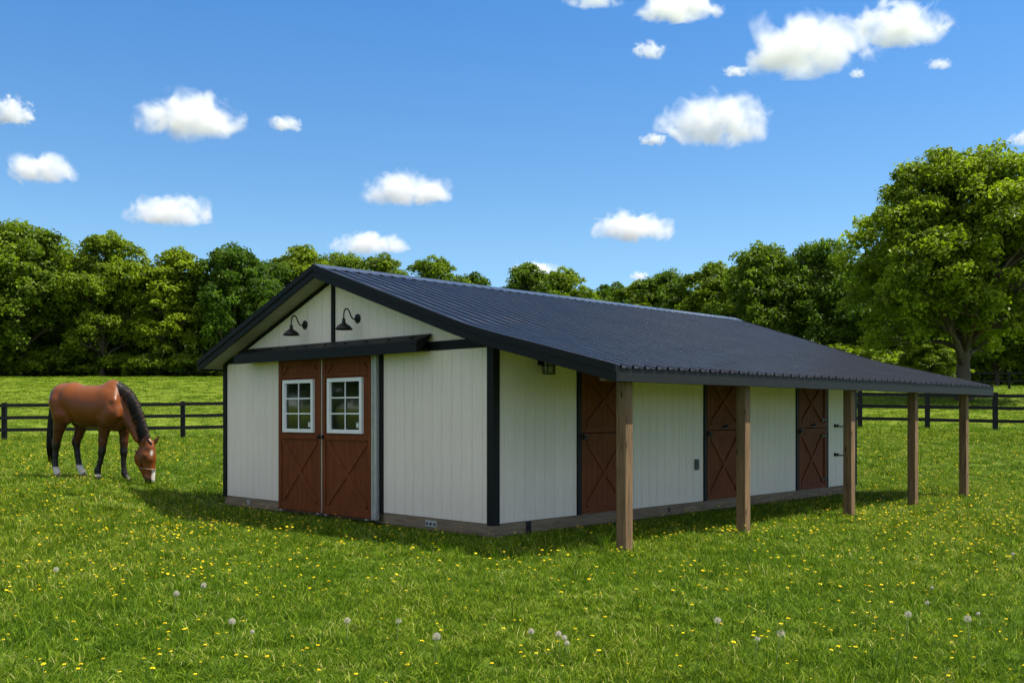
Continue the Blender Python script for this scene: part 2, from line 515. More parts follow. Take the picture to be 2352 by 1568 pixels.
def roof_z(x):
    if x <= RX: return RZ - SL * (RX - x)
    ze = RZ - S1 * (BRK - RX); w_ = 0.45
    if x <= BRK - w_: return RZ - S1 * (x - RX)
    if x >= BRK + w_: return ze - S2 * (x - BRK)
    t_ = x - (BRK - w_)                                  # the sheets bend softly over the wall plate
    return ze + S1 * w_ - S1 * t_ + (S1 - S2) * t_ * t_ / (4 * w_)


def plank_wall_front(x0, x1, z0, top, step=0.2032, gap=0.0045, y0=0.0, y1=0.04):
    """boards along x in the front plane; top(x) gives the upper edge"""
    mb = MB(); x = x0
    off = x0 % step
    edges = [x0]
    k = math.floor(x0 / step) + 1
    while k * step < x1 - 0.03:
        if k * step > x0 + 0.03: edges.append(k * step)
        k += 1
    edges.append(x1)
    for a, b in zip(edges[:-1], edges[1:]):
        a2 = a + gap / 2; b2 = b - gap / 2
        if top(a2) - z0 < 0.01 and top(b2) - z0 < 0.01: continue
        poly = [(a2, z0), (b2, z0), (b2, max(z0 + 0.004, top(b2)))]
        m = (a2 + b2) / 2
        if a2 < RX < b2: poly.append((RX, top(RX)))
        poly.append((a2, max(z0 + 0.004, top(a2))))
        mb.prism(poly, 'y', y0, y1)
    # backing so that the grooves are closed
    poly = [(x0, z0 + 0.002), (x1, z0 + 0.002), (x1, max(z0 + 0.006, top(x1) - 0.002))]
    if x0 < RX < x1: poly.append((RX, top(RX) - 0.002))
    poly.append((x0, max(z0 + 0.006, top(x0) - 0.002)))
    mb.prism(poly, 'y', y0 + 0.007, y1 + 0.03)
    return mb


def plank_wall_side(y0, y1, z0, z1, xo=0.0, step=0.2032, gap=0.0045):
    mb = MB(); edges = [y0]; k = math.floor(y0 / step) + 1
    while k * step < y1 - 0.03:
        if k * step > y0 + 0.03: edges.append(k * step)
        k += 1
    edges.append(y1)
    sgn = 1 if xo >= -1 else -1
    for a, b in zip(edges[:-1], edges[1:]):
        mb.box(min(xo, xo - sgn * 0.04), max(xo, xo - sgn * 0.04), a + gap / 2, b - gap / 2, z0, z1)
    xa, xb = xo - sgn * 0.007, xo - sgn * 0.07
    mb.box(min(xa, xb), max(xa, xb), y0, y1, z0 + 0.002, z1 - 0.002)
    return mb


WT = 2.535
# front wall: left panel, right panel, panel behind the sliding doors, gable
plank_wall_front(WX + 0.09, -4.99, WZ0, lambda x: WT).build('wall', M['siding'], barn)
plank_wall_front(-2.305, -0.105, WZ0, lambda x: WT).build('wall', M['siding'], barn)
mb = MB(); mb.box(-4.985, -2.31, 0.012, 0.06, WZ0, WT); mb.build('door_backing', M['black'], barn)
g_top = lambda x: roof_z(x) - 0.135
plank_wall_front(WX + 0.03, RX - 0.045, 2.665, g_top).build('gable_wall', M['siding'], barn)
plank_wall_front(RX + 0.045, 0.0, 2.665, g_top, y0=0.0).build('gable_wall', M['siding'], barn)
# side wall panels between the stall doors
DW = 1.12
DY = [1.78, 5.05, 8.20]
edges = []
y = 0.105
for d in DY:
    edges.append((y, d - 0.085)); y = d + DW + 0.085
edges.append((y, BD - 0.10))
for a, b in edges:
    plank_wall_side(a, b, WZ0, 2.55).build('wall', M['siding'], barn)
# plain far walls
plank_wall_side(0.10, BD - 0.1, WZ0, 2.50, WX).build('wall', M['siding'], barn)
mbw = plank_wall_front(WX + 0.09, -0.105, WZ0, g_top, y0=0.0)
mbw.v = [(v[0], BD - v[1], v[2]) for v in mbw.v]
mbw.build('rear_wall', M['siding'], barn)
# floor and inner lining, so no light leaks through
mb = MB(); mb.box(WX + 0.1, -0.1, 0.1, BD - 0.1, 0.185, 0.22); mb.build('barn_floor', M['skid_y'], barn)

# corner boards and bands
mb = MB(); mb.box(-0.10, 0.024, -0.024, -0.001, WZ0 - 0.02, 2.538); mb.box(0.001, 0.024, -0.001, 0.10, WZ0 - 0.02, 2.535)
mb.build('corner_trim', M['black'], barn, 0.004)
mb = MB(); mb.box(WX - 0.024, WX + 0.085, -0.024, -0.001, WZ0 - 0.02, 2.538); mb.box(WX - 0.024, WX - 0.001, -0.001, 0.10, WZ0 - 0.02, 2.535)
mb.build('corner_trim', M['black'], barn, 0.004)
mb = MB(); mb.box(-0.10, 0.024, BD + 0.001, BD + 0.024, WZ0 - 0.02, 2.5); mb.box(0.001, 0.024, BD - 0.095, BD + 0.001, WZ0 - 0.02, 2.535)
mb.build('corner_trim', M['black'], barn, 0.004)
mb = MB(); mb.box(WX - 0.024, WX + 0.085, BD + 0.001, BD + 0.024, WZ0 - 0.02, 2.5); mb.box(WX - 0.024, WX - 0.001, BD - 0.10, BD + 0.001, WZ0 - 0.02, 2.535)
mb.build('corner_trim', M['black'], barn, 0.004)
mb = MB(); mb.box(WX - 0.03, 0.10, -0.026, -0.001, 2.540, 2.662); mb.build('trim_band', M['black'], barn, 0.004)
mb = MB(); mb.box(RX - 0.043, RX + 0.043, -0.024, 0.02, 2.664, roof_z(RX) - 0.17); mb.build('gable_stud', M['black'], barn, 0.003)
mb = MB()
for sgn in (-1, 1):
    xa = RX + sgn * 0.046; xb = WX - 0.02 if sgn < 0 else 0.08
    za, zb = roof_z(xa) - 0.137, roof_z(xb) - 0.137
    mb.prism([(xa, za), (xb, zb), (xb, zb - 0.06), (xa, za - 0.06)], 'y', -0.022, -0.001)
mb.build('gable_trim', M['black'], barn, 0.003)

# skids and blocks
def skid(name, x0, x1, y0, y1, z0, z1, m):
    mb = MB(); mb.box(x0, x1, y0, y1, z0, z1); return mb.build(name, m, barn, 0.006)
skid('skid', WX, -4.99, 0.004, 0.12, 0.02, 0.183, M['skid_x'])
skid('skid', -2.30, -0.004, 0.004, 0.12, 0.015, 0.183, M['skid_x'])
skid('skid', -4.98, -2.31, 0.03, 0.12, 0.02, 0.18, M['skid_x'])
skid('skid', -0.13, 0.006, 0.125, 4.35, 0.02, 0.183, M['skid_y'])
skid('skid', -0.13, 0.006, 4.356, 9.0, 0.02, 0.183, M['skid_y'])
skid('skid', -0.13, 0.006, 9.006, BD, 0.02, 0.183, M['skid_y'])
skid('skid', WX, WX + 0.13, 0.125, BD, 0.02, 0.183, M['skid_y'])
skid('skid', -0.10, 0.028, -0.024, 0.118, 0.012, 0.168, M['skid_y'])
for (bx, by) in ((-0.16, 0.02), (-0.30, 2.45), (-0.30, 4.9), (-0.30, 7.3), (-0.30, 9.9), (-3.4, 0.2), (-6.6, 0.25)):
    mb = MB(); mb.box(bx - 0.02, bx + 0.2, by, by + 0.2, -0.12, 0.012); mb.build('support_block', M['concrete'], barn, 0.008)
for jy in [0.6 + 0.61 * i for i in range(16)]:
    mb = MB(); mb.box(-0.9, -0.16, jy, jy + 0.045, -0.05, 0.012); mb.build('floor_joist', M['skid_x'], barn)
# fixing plates on the skids
mb = MB(); mb.box(-1.36, -1.12, -0.006, 0.003, 0.06, 0.15)
for i in range(3): mb.lathe([(0.0, 0), (0.018, 0), (0.018, 0.012), (0.0, 0.016)], (-1.32 + 0.08 * i, -0.006, 0.105), (0, -1, 0), 10, 1)
mb.build('tow_plate', [M['silver'], M['iron']], barn)
mb = MB(); mb.box(0.007, 0.014, 0.62, 0.72, 0.03, 0.18); mb.lathe([(0.0, 0), (0.02, 0), (0.02, 0.014), (0, 0.018)], (0.014, 0.67, 0.10), (1, 0, 0), 10)
mb.build('skid_bracket', M['iron'], barn)
mb = MB(); mb.box(0.007, 0.012, 3.95, 4.0, 0.08, 0.15); mb.build('skid_bracket', M['iron'], barn)
mb = MB(); mb.box(-6.1, -6.0, -0.004, 0.003, 0.07, 0.15); mb.build('skid_bracket', M['silver'], barn)

# ------------------------------------------------------------------ roof
def rib_profile(y0, y1):
    """(y, dz) across the ribs"""
    P = 0.2286; pts = []
    y = y0
    k = 0
    while y < y1 - 0.02:
        for dy, dz in ((0.0, 0.0), (0.004, 0.0), (0.014, 0.036), (0.040, 0.036), (0.056, 0.0), (0.128, 0.0), (0.136, 0.014), (0.152, 0.014), (0.160, 0.0)):
            if y + dy < y1: pts.append((y + dy, dz))
        y += P; k += 1
    pts.append((y1, 0.0))
    return pts


def roof_slope(x_from, x_to, rows, name):
    prof = rib_profile(RY0, RY1)
    npf = len(prof)
    xs = [x_from + (x_to - x_from) * i / rows for i in range(rows + 1)]
    if min(x_from, x_to) < BRK < max(x_from, x_to):
        xs = sorted(set(xs + [BRK + k * 0.09 for k in range(-5, 6)]), reverse=x_from > x_to)
    vs = []
    for x in xs:
        zz = roof_z(x)
        for (y, dz) in prof:
            vs.append((x, y, zz + dz + 0.0035 * math.sin(x * 7.0 + math.floor((y - RY0) / 0.9144) * 2.1) + 0.002 * math.sin(y * 3.1 + x * 2.3)))
    fs = []
    for i in range(len(xs) - 1):
        for j in range(npf - 1):
            fs.append((i * npf + j, (i + 1) * npf + j, (i + 1) * npf + j + 1, i * npf + j + 1))
    mb = MB(); mb.add(vs, fs, 0, False)
    return mb


rf = roof_slope(RX, XE_R + 0.05, 16, 'r').build('roof', M['roof'], barn)
rf['label'] = 'long dark ribbed slope running down over the lean-to'
rl = roof_slope(RX, XE_L - 0.05, 8, 'l').build('roof', M['roof'], barn)
# ridge cap
mb = MB()
for sgn in (-1, 1):
    a = RX; b = RX + sgn * 0.20
    mb.prism([(a, RZ + 0.044), (b, roof_z(b) + 0.030), (b, roof_z(b) + 0.024), (a, RZ + 0.036)], 'y', RY0 - 0.02, RY1 + 0.02)
mb.build('ridge_cap', M['roof'], rf)
# sheathing / soffit under the roof sheets
def slab(x0, x1, y0, y1, t0, t1, m, name, parent):
    mb = MB()
    xs = [x0] + [x for x in (-0.45, -0.3, -0.15, 0.0, 0.15, 0.3, 0.45) if x0 < x < x1] + [x1]
    poly = [(x, roof_z(x) - t0) for x in xs] + [(x, roof_z(x) - t1) for x in xs[::-1]]
    mb.prism(poly, 'y', y0, y1); return mb.build(name, m, parent)
slab(XE_L, RX, RY0 + 0.01, RY1 - 0.01, 0.012, 0.130, M['soffit'], 'soffit', rl)
slab(RX, BRK, RY0 + 0.01, RY1 - 0.01, 0.012, 0.130, M['soffit'], 'soffit', rf)
slab(BRK, XE_R, RY0 + 0.01, RY1 - 0.01, 0.012, 0.040, M['soffit'], 'soffit', rf)
for i in range(15):
    yy = 0.12 + i * 0.79
    mb = MB(); poly = [(0.03, roof_z(0.03) - 0.042), (0.3, roof_z(0.3) - 0.042), (2.29, roof_z(2.29) - 0.042), (2.29, roof_z(2.29) - 0.12), (0.3, roof_z(0.3) - 0.13), (0.03, roof_z(0.03) - 0.13)]
    mb.prism(poly, 'y', yy, yy + 0.04); mb.build('rafter', M['rafter'], barn)
# barge boards on the gable ends
def barge(y_out, y_in, parent_l, parent_r):
    for sgn, xe in ((-1, XE_L - 0.03), (1, XE_R + 0.03)):
        mb = MB()
        xs = [RX, xe] if sgn < 0 else [RX, -0.45, -0.3, -0.15, 0.0, 0.15, 0.3, 0.45, xe]
        top = [(x, roof_z(x) - 0.006) for x in xs]
        bot = [(x, roof_z(x) - 0.172) for x in xs]
        mb.prism(top + bot[::-1], 'y', min(y_out, y_in), max(y_out, y_in))
        d = -1 if y_out < y_in else 1
        top2 = [(x, roof_z(x) + 0.030) for x in xs]; bot2 = [(x, roof_z(x) - 0.058) for x in xs]
        mb.prism(top2 + bot2[::-1], 'y', min(y_out, y_out + d * 0.016), max(y_out, y_out + d * 0.016))
        mb.build('barge_board', M['black'], parent_l if sgn < 0 else parent_r, 0.003)
barge(RY0 - 0.025, RY0 + 0.008, rl, rf)
barge(RY1 + 0.025, RY1 - 0.008, rl, rf)
# eave fascias
mb = MB(); z = roof_z(XE_R); mb.box(XE_R, XE_R + 0.03, RY0 + 0.009, RY1 - 0.009, z - 0.172, z - 0.012)
mb.build('fascia', mat_plain('charcoal_fascia', (0.0095, 0.0095, 0.010), 0.55, 0, 0.2, 6, 0.1, 0.22), rf, 0.003)
mb = MB(); z = roof_z(XE_L); mb.box(XE_L - 0.03, XE_L, RY0 + 0.009, RY1 - 0.009, z - 0.16, z - 0.012); mb.build('fascia', M['black'], rl, 0.003)

# lean-to posts and beam
PX = 2.10
mb = MB(); mb.box(PX - 0.05, PX + 0.05, -0.30, 11.65, 2.03, 2.155); mb.build('beam', M['post'], barn)
for py in (0.10, 2.75, 5.95, 8.45, 10.90):
    mb = MB(); mb.box(PX - 0.07, PX + 0.07, py - 0.07, py + 0.07, -0.15, 2.028)
    mb.build('post', M['post'], barn, 0.008)

# ------------------------------------------------------------------ sliding door hood
mb = MB()
hx0, hx1 = -5.97, -1.20
mb.prism([(-0.027, 2.775), (-0.027, 2.735), (-0.30, 2.625), (-0.30, 2.665)], 'x', hx0, hx1)
mb.prism([(-0.300, 2.650), (-0.328, 2.645), (-0.328, 2.500), (-0.300, 2.500)], 'x', hx0 - 0.02, hx1 + 0.02)
mb.prism([(-0.030, 2.73), (-0.299, 2.622), (-0.299, 2.52), (-0.26, 2.52)], 'x', hx0, hx0 + 0.03)
mb.prism([(-0.030, 2.73), (-0.299, 2.622), (-0.299, 2.52), (-0.26, 2.52)], 'x', hx1 - 0.03, hx1)
hood = mb.build('door_hood', M['black'], barn, 0.003)
mb = MB()
for i in range(9):
    x = hx0 + 0.35 + i * 0.52; nrm = Vector((0, -0.11, 0.273)).normalized()
    mb = MB(); mb.lathe([(0.0, 0.0), (0.028, 0.0), (0.024, 0.014), (0.0, 0.018)], (x, -0.17, 2.7178), nrm, 10)
    mb.build('bolt_head', M['black'], hood)
mb = MB(); mb.box(hx0 + 0.05, hx1 - 0.05, -0.11, -0.035, 2.53, 2.58); mb.build('door_track', M['iron'], barn)

# ------------------------------------------------------------------ sliding doors
def door_planks(mb, x0, x1, z0, z1, y0, y1, step=0.135, mat=0):
    n = max(1, round((x1 - x0) / step)); w_ = (x1 - x0) / n
    for i in range(n):
        mb.box(x0 + i * w_ + 0.002, x0 + (i + 1) * w_ - 0.002, y0, y1, z0, z1, mat)
    mb.box(x0, x1, y0 + 0.006, y1 + 0.01, z0 + 0.001, z1 - 0.001, mat)


def sliding_door(x0, x1, wx0, wx1, latch_x, tag_x):
    z0, z1 = 0.085, 2.520; yb, yf, yt = -0.045, -0.075, -0.096   # back, panel face, frame face
    mb = MB()
    wz0, wz1 = 1.35, 2.20
    # planked panel round the window opening
    door_planks(mb, x0, x1, z0, wz0, yf, yb)
    door_planks(mb, x0, wx0, wz0 + 0.0, wz1, yf, yb)
    door_planks(mb, wx1, x1, wz0 + 0.0, wz1, yf, yb)
    door_planks(mb, x0, x1, wz1, z1, yf, yb)
    d = mb.build('sliding_door', M['door'], barn)
    mb = MB(); sw = 0.085; e = 0.001
    mb.box(x0, x0 + sw, yt, yf - e, z0, z1); mb.box(x1 - sw, x1, yt, yf - e, z0, z1)
    mb.box(x0 + sw + e, x1 - sw - e, yt, yf - e, z0, z0 + 0.125)
    mb.box(x0 + sw + e, x1 - sw - e, yt, yf - e, 1.245, 1.335)
    mb.box(x0 + sw + e, x1 - sw - e, yt, yf - e, z1 - 0.095, z1)
    mb.box(x0 + sw + e, x1 - sw - e, yt, yf - e, 2.235, 2.285)
    for sx, s in ((x0 + sw, 1), (x1 - sw, -1)):               # chamfer pieces in the top panel
        mb.bar((sx + s * 0.012, 0, 2.30), (sx + s * 0.15, 0, z1 - 0.11), 0.055, -yf + e, -yt - 0.003, (0, -1, 0))
    mb.build('door_frame', M['door'], d, 0.004)
    mb = MB(); a, b = x0 + sw + 0.01, x1 - sw - 0.01; c, dd = z0 + 0.14, 1.235
    mb.bar((a + 0.03, 0, dd - 0.02), (b - 0.03, 0, c + 0.02), 0.075, -yf + e, -yt - 0.002, (0, -1, 0))
    mb.bar((a + 0.03, 0, c + 0.02), (b - 0.03, 0, dd - 0.02), 0.075, -yf + e * 2, -yt - 0.006, (0, -1, 0))
    mb.build('cross_brace', M['door'], d, 0.003)
    # window
    mb = MB(); fw = 0.058
    yw0, yw1 = -0.118, -0.05
    mb.box(wx0, wx0 + fw, yw0, yw1, wz0, wz1); mb.box(wx1 - fw, wx1, yw0, yw1, wz0, wz1)
    mb.box(wx0 + fw, wx1 - fw, yw0, yw1, wz0, wz0 + fw); mb.box(wx0 + fw, wx1 - fw, yw0, yw1, wz1 - fw, wz1)
    mb.box(wx0 + fw, wx0 + fw + 0.014, yw0 + 0.018, yw1, wz0 + fw, wz1 - fw); mb.box(wx1 - fw - 0.014, wx1 - fw, yw0 + 0.018, yw1, wz0 + fw, wz1 - fw)
    m_ = (wx0 + wx1) / 2
    mb.box(m_ - 0.011, m_ + 0.011, -0.093, -0.082, wz0 + fw, wz1 - fw)
    for k in (1, 2):
        zz = wz0 + fw + (wz1 - wz0 - 2 * fw) * k / 3
        mb.box(wx0 + fw, wx1 - fw, -0.0925, -0.0825, zz - 0.011, zz + 0.011)
    mb.build('window_frame', M['white_metal'], d, 0.003)
    mb = MB(); mb.box(wx0 + fw - 0.004, wx1 - fw + 0.004, -0.076, -0.060, wz0 + fw - 0.004, wz1 - fw + 0.004); mb.build('window_pane', M['glass'], d)
    mb = MB(); mb.box(tag_x, tag_x + 0.085, -0.081, -0.077, wz0 + fw + 0.02, wz0 + fw + 0.125); mb.box(tag_x + 0.015, tag_x + 0.07, -0.0835, -0.0815, wz0 + fw + 0.035, wz0 + fw + 0.10, 1)
    mb.build('pane_tag', [M['grey_plastic'], M['tag']], d)
    mb = MB(); mb.lathe([(0.0, 0), (0.028, 0), (0.028, 0.02), (0.016, 0.03), (0.016, 0.05), (0.0, 0.055)], (latch_x, yt, 1.29), (0, -1, 0), 14)
    mb.build('latch', M['iron'], d)
    return d


sliding_door(-4.965, -3.762, -4.815, -3.955, -3.795, -3.955 - 0.058 - 0.125)
sliding_door(-3.728, -2.480, -3.572, -2.690, -3.693, -2.690 - 0.058 - 0.125)
mb = MB(); mb.box(-3.758, -3.732, -0.090, -0.05, 0.085, 2.515); mb.build('centre_strip', M['silver'], barn)
mb = MB(); mb.box(-2.472, -2.445, -0.10, -0.03, 0.075, 2.52); mb.box(-2.444, -2.400, -0.08, -0.03, 0.075, 2.52); mb.box(-2.399, -2.368, -0.10, -0.03, 0.075, 2.52)
mb.build('door_channel', M['silver'], barn)
mb = MB(); mb.box(-2.340, -2.308, -0.035, -0.001, WZ0 - 0.02, 2.535); mb.build('door_jamb', M['black'], barn, 0.003)
mb = MB(); mb.box(-4.988, -4.970, -0.03, -0.001, WZ0 - 0.02, 2.535); mb.build('door_jamb', M['black'], barn)
for gx_ in (-4.88, -3.85, -3.64, -2.60):
    mb = MB(); mb.box(gx_ - 0.03, gx_ + 0.03, -0.10, -0.035, 0.058, 0.080); mb.build('door_guide', M['silver'], barn)

# ------------------------------------------------------------------ stall doors under the lean-to
def stall_door(y0, dark_hw):
    y1 = y0 + DW; e = 0.001; z0, z1 = 0.20, 2.33; zm = 1.365
    xf, xt = 0.008, 0.030
    def leaf(name, za, zb):
        mb = MB(); n = 9; w_ = (y1 - y0) / n
        for i in range(n): mb.box(-0.03, xf, y0 + i * w_ + 0.002, y0 + (i + 1) * w_ - 0.002, za, zb)
        mb.box(-0.04, xf - 0.005, y0, y1, za + 0.001, zb - 0.001)
        return mb.build(name, M['door'], barn)
    for nm, za, zb in (('stall_door', z0, zm), ('stall_door', zm + 0.012, z1)):
        d = leaf(nm, za, zb); sw = 0.09
        mb = MB()
        mb.box(xf + e, xt, y0, y0 + sw, za, zb); mb.box(xf + e, xt, y1 - sw, y1, za, zb)
        mb.box(xf + e, xt, y0 + sw + e, y1 - sw - e, za, za + 0.09); mb.box(xf + e, xt, y0 + sw + e, y1 - sw - e, zb - 0.09, zb)
        mb.build('door_frame', M['door'], d, 0.004)
        mb = MB(); a, b, c, f = y0 + sw + 0.03, y1 - sw - 0.03, za + 0.11, zb - 0.11
        mb.bar((0, a, c), (0, b, f), 0.07, xf + e, xt - 0.002, (1, 0, 0)); mb.bar((0, a, f), (0, b, c), 0.07, xf + 2 * e, xt - 0.005, (1, 0, 0))
        mb.build('cross_brace', M['door'], d, 0.003)
        for hz in (za + 0.16, zb - 0.16):
            mb = MB(); mb.box(xt, xt + 0.012, y1 - 0.22, y1 + 0.02, hz - 0.02, hz + 0.02); mb.tube([(xt + 0.008, y1 + 0.02, hz - 0.03), (xt + 0.008, y1 + 0.02, hz + 0.03)], 0.012, 8)
            mb.build('hinge', M['iron'], d)
        if za == z0:
            mb = MB(); mb.box(xt, xt + 0.02, y0 + 0.01, y0 + 0.07, zb - 0.09, zb - 0.01); mb.tube([(xt + 0.035, y0 - 0.03, zb - 0.05), (xt + 0.035, y0 + 0.14, zb - 0.05)], 0.010, 8); mb.box(xt + 0.02, xt + 0.05, y0 + 0.02, y0 + 0.05, zb - 0.07, zb - 0.03)
            mb.build('latch', M['iron'], d)
        elif dark_hw:
            mb = MB(); yc = (y0 + y1) / 2
            mb.box(xt, xt + 0.015, yc - 0.10, yc + 0.06, za + 0.02, za + 0.06); mb.tube([(xt + 0.02, yc - 0.08, za + 0.05), (xt + 0.05, yc - 0.02, za + 0.08), (xt + 0.02, yc + 0.05, za + 0.05)], 0.014, 8)
            mb.build('latch', M['iron'], d)
    mb = MB()
    mb.box(0.001, 0.026, y0 - 0.083, y0 - 0.004, WZ0, 2.40); mb.box(0.001, 0.026, y1 + 0.004, y1 + 0.083, WZ0, 2.40)
    mb.box(0.001, 0.026, y0 - 0.0035, y1 + 0.0035, z1 + 0.006, 2.40); mb.box(-0.04, 0.0005, y0 - 0.085, y1 + 0.085, 2.402, 2.55)
    mb.build('door_surround', M['black'], barn, 0.003)
    mb = MB(); mb.box(-0.03, 0.012, y0 - 0.003, y1 + 0.003, 0.184, 0.198); mb.build('threshold', M['skid_y'], barn)

stall_door(DY[0], False); stall_door(DY[1], True); stall_door(DY[2], True)
# outlet box and door holdbacks on the side wall
mb = MB(); mb.box(0.001, 0.05, 4.70, 4.77, 0.72, 0.90); mb.box(0.05, 0.062, 4.705, 4.765, 0.735, 0.885); mb.build('outlet_box', M['grey_plastic'], barn, 0.006)
for z in (1.41, 0.83):
    mb = MB(); mb.lathe([(0, 0), (0.04, 0), (0.04, 0.01), (0.02, 0.02), (0.02, 0.05), (0.03, 0.055), (0.03, 0.075), (0, 0.08)], (0.001, 9.72, z), (1, 0, 0), 12)
    mb.tube([(0.06, 9.72, z - 0.005), (0.05, 9.9, z - 0.02), (0.045, 10.1, z - 0.015), (0.03, 10.45, z - 0.02)], 0.012, 8)
    mb.build('holdback_hook', M['iron'], barn)

# ------------------------------------------------------------------ wall lamps
def barn_to_world(p):
    return Matrix.Translation(BO) @ Matrix.Rotation(BRZ, 4, 'Z') @ Vector(p)

def gooseneck(x, z):
    root = empty('gooseneck_lamp', barn_to_world((x, 0, z)), BRZ)
    root.scale = (0.68, 0.60, 0.68)
    mb = MB(); mb.lathe([(0, 0.0), (0.105, 0.0), (0.105, 0.018), (0.085, 0.035), (0.03, 0.04), (0, 0.042)], (0, -0.001, 0), (0, -1, 0), 20); mb.build('wall_plate', M['iron'], root)
    pts = []
    P = [(-0.03, 0.0), (-0.10, -0.015), (-0.17, -0.005), (-0.225, 0.06), (-0.27, 0.15), (-0.33, 0.195), (-0.39, 0.185), (-0.43, 0.12), (-0.44, 0.03), (-0.44, -0.04)]
    for i in range(len(P) - 1):
        for k in range(4):
            tt = k / 4; p0 = P[max(i - 1, 0)]; p1 = P[i]; p2 = P[i + 1]; p3 = P[min(i + 2, len(P) - 1)]
            c = [0.5 * ((2 * p1[j]) + (-p0[j] + p2[j]) * tt + (2 * p0[j] - 5 * p1[j] + 4 * p2[j] - p3[j]) * tt ** 2 + (-p0[j] + 3 * p1[j] - 3 * p2[j] + p3[j]) * tt ** 3) for j in (0, 1)]
            pts.append((0, c[0], c[1]))
    pts.append((0, -0.44, -0.04))
    mb = MB(); mb.tube(pts, 0.0165, 10); mb.build('gooseneck_arm', M['iron'], root)
    mb = MB(); mb.lathe([(0.0, 0.0), (0.035, 0.0), (0.042, -0.05), (0.05, -0.10), (0.085, -0.125), (0.15, -0.165), (0.205, -0.225), (0.213, -0.25), (0.207, -0.25), (0.195, -0.222), (0.14, -0.175), (0.05, -0.145), (0.0, -0.14)], (0, -0.44, -0.02), (0, 0, 1), 28)
    mb.build('lamp_shade', M['iron'], root)
    mb = MB(); mb.lathe([(0.0, -0.14), (0.025, -0.145), (0.035, -0.19), (0.025, -0.215), (0, -0.22)], (0, -0.44, -0.02), (0, 0, 1), 12); mb.build('bulb', M['tag'], root)
    return root

g1 = gooseneck(-4.33, 3.09); tag(g1, 'black gooseneck lamp on the gable, left of the centre stud', 'wall lamp', 'gooseneck lamps on the barn gable')
g2 = gooseneck(-2.93, 3.10); tag(g2, 'black gooseneck lamp on the gable, right of the centre stud', 'wall lamp', 'gooseneck lamps on the barn gable')
ln = empty('wall_lantern', barn_to_world((0.0, 0.93, 2.40)), BRZ)
tag(ln, 'small black caged lantern under the eave beside the first stall door', 'lantern')
mb = MB(); mb.box(0.001, 0.03, -0.07, 0.07, -0.08, 0.10); mb.box(0.03, 0.20, -0.03, 0.03, 0.02, 0.07); mb.build('wall_bracket', M['iron'], ln, 0.004)
mb = MB(); mb.lathe([(0, 0.07), (0.05, 0.065), (0.11, 0.03), (0.125, 0.0), (0.11, -0.005), (0, -0.005)], (0.15, 0, 0), (0, 0, 1), 8); mb.build('lantern_cap', M['iron'], ln)
mb = MB()
for k in range(6):
    a = 2 * math.pi * k / 6; mb.tube([(0.15 + 0.095 * math.cos(a), 0.095 * math.sin(a), -0.005), (0.15 + 0.085 * math.cos(a), 0.085 * math.sin(a), -0.20)], 0.008, 6)
for z_, r_ in ((-0.09, 0.092), (-0.20, 0.087)):
    mb.tube([(0.15 + r_ * math.cos(2 * math.pi * k / 18), r_ * math.sin(2 * math.pi * k / 18), z_) for k in range(19)], 0.007, 6)
mb.build('lantern_cage', M['iron'], ln)
mb = MB(); mb.lathe([(0, -0.006), (0.068, -0.006), (0.072, -0.12), (0.05, -0.185), (0, -0.195)], (0.15, 0, 0), (0, 0, 1), 16); mb.build('lantern_glass', M['lantern_glass'], ln)

# ------------------------------------------------------------------ fences
def fence(name, pts, h, rails, post_w, rail_h, label, cat='fence', extra_posts=()):
    """pts: ground points of the posts"""
    root = empty(name, pts[0]); tag(root, label, cat)
    o = Vector(pts[0])
    for p in pts:
        d = Vector(p) - o; mb = MB(); k = post_w / 2
        mb.box(d.x - k, d.x + k, d.y - k, d.y + k, d.z - 0.15, d.z + h + 0.03)
        mb.lathe([(k * 1.41, 0), (0, 0.03)], (d.x, d.y, d.z + h + 0.03), (0, 0, 1), 4) if False else None
        mb.build('post', M['fence_black'], root, 0.01)
    for a, b in zip(pts[:-1], pts[1:]):
        a = Vector(a) - o; b = Vector(b) - o
        dv = (b - a); hd = Vector((dv.x, dv.y, 0)).normalized(); nrm = Vector((hd.y, -hd.x, 0))
        for i, rz in enumerate(rails):
            sag = rnd.uniform(-0.012, 0.012)
            p = a + Vector((0, 0, rz)) + hd * 0.004; q = b + Vector((0, 0, rz + sag)) - hd * 0.004
            mb = MB(); mb.bar(p, q, rail_h, post_w / 2 + 0.002, post_w / 2 + 0.032, nrm)
            mb.build('rail', M['fence_black'], root)
    return root

fence('paddock_fence', [on_ground(-400, 34.5), on_ground(10, 36.2), on_ground(420, 37.9), on_ground(700, 39.0), on_ground(950, 40)], 1.38, (1.31, 0.86, 0.42), 0.15, 0.125,
      'black three-rail board fence behind the grazing horse')
fence('paddock_fence', [on_ground(p, Y) for p, Y in ((1665, 39.8), (1820, 39.2), (1975, 38.6), (2130, 38.0), (2286, 37.3), (2444, 36.6), (2605, 36.0))], 1.40, (1.30, 0.84, 0.36), 0.15, 0.125,
      'black three-rail board fence beyond the open lean-to posts')
fence('distant_fence', [on_ground(p, 70.0) for p in (1900, 2015, 2110, 2215, 2318, 2420, 2530)], 1.2, (1.10, 0.55), 0.13, 0.10,
      'small far two-rail fence near the foot of the big tree')
fence('distant_fence', [on_ground(p, 98.5) for p in (-200, -60, 80, 210, 340, 470, 600)], 1.3, (1.2, 0.75), 0.12, 0.09,
      'thin far fence along the edge of the woods above the horse')

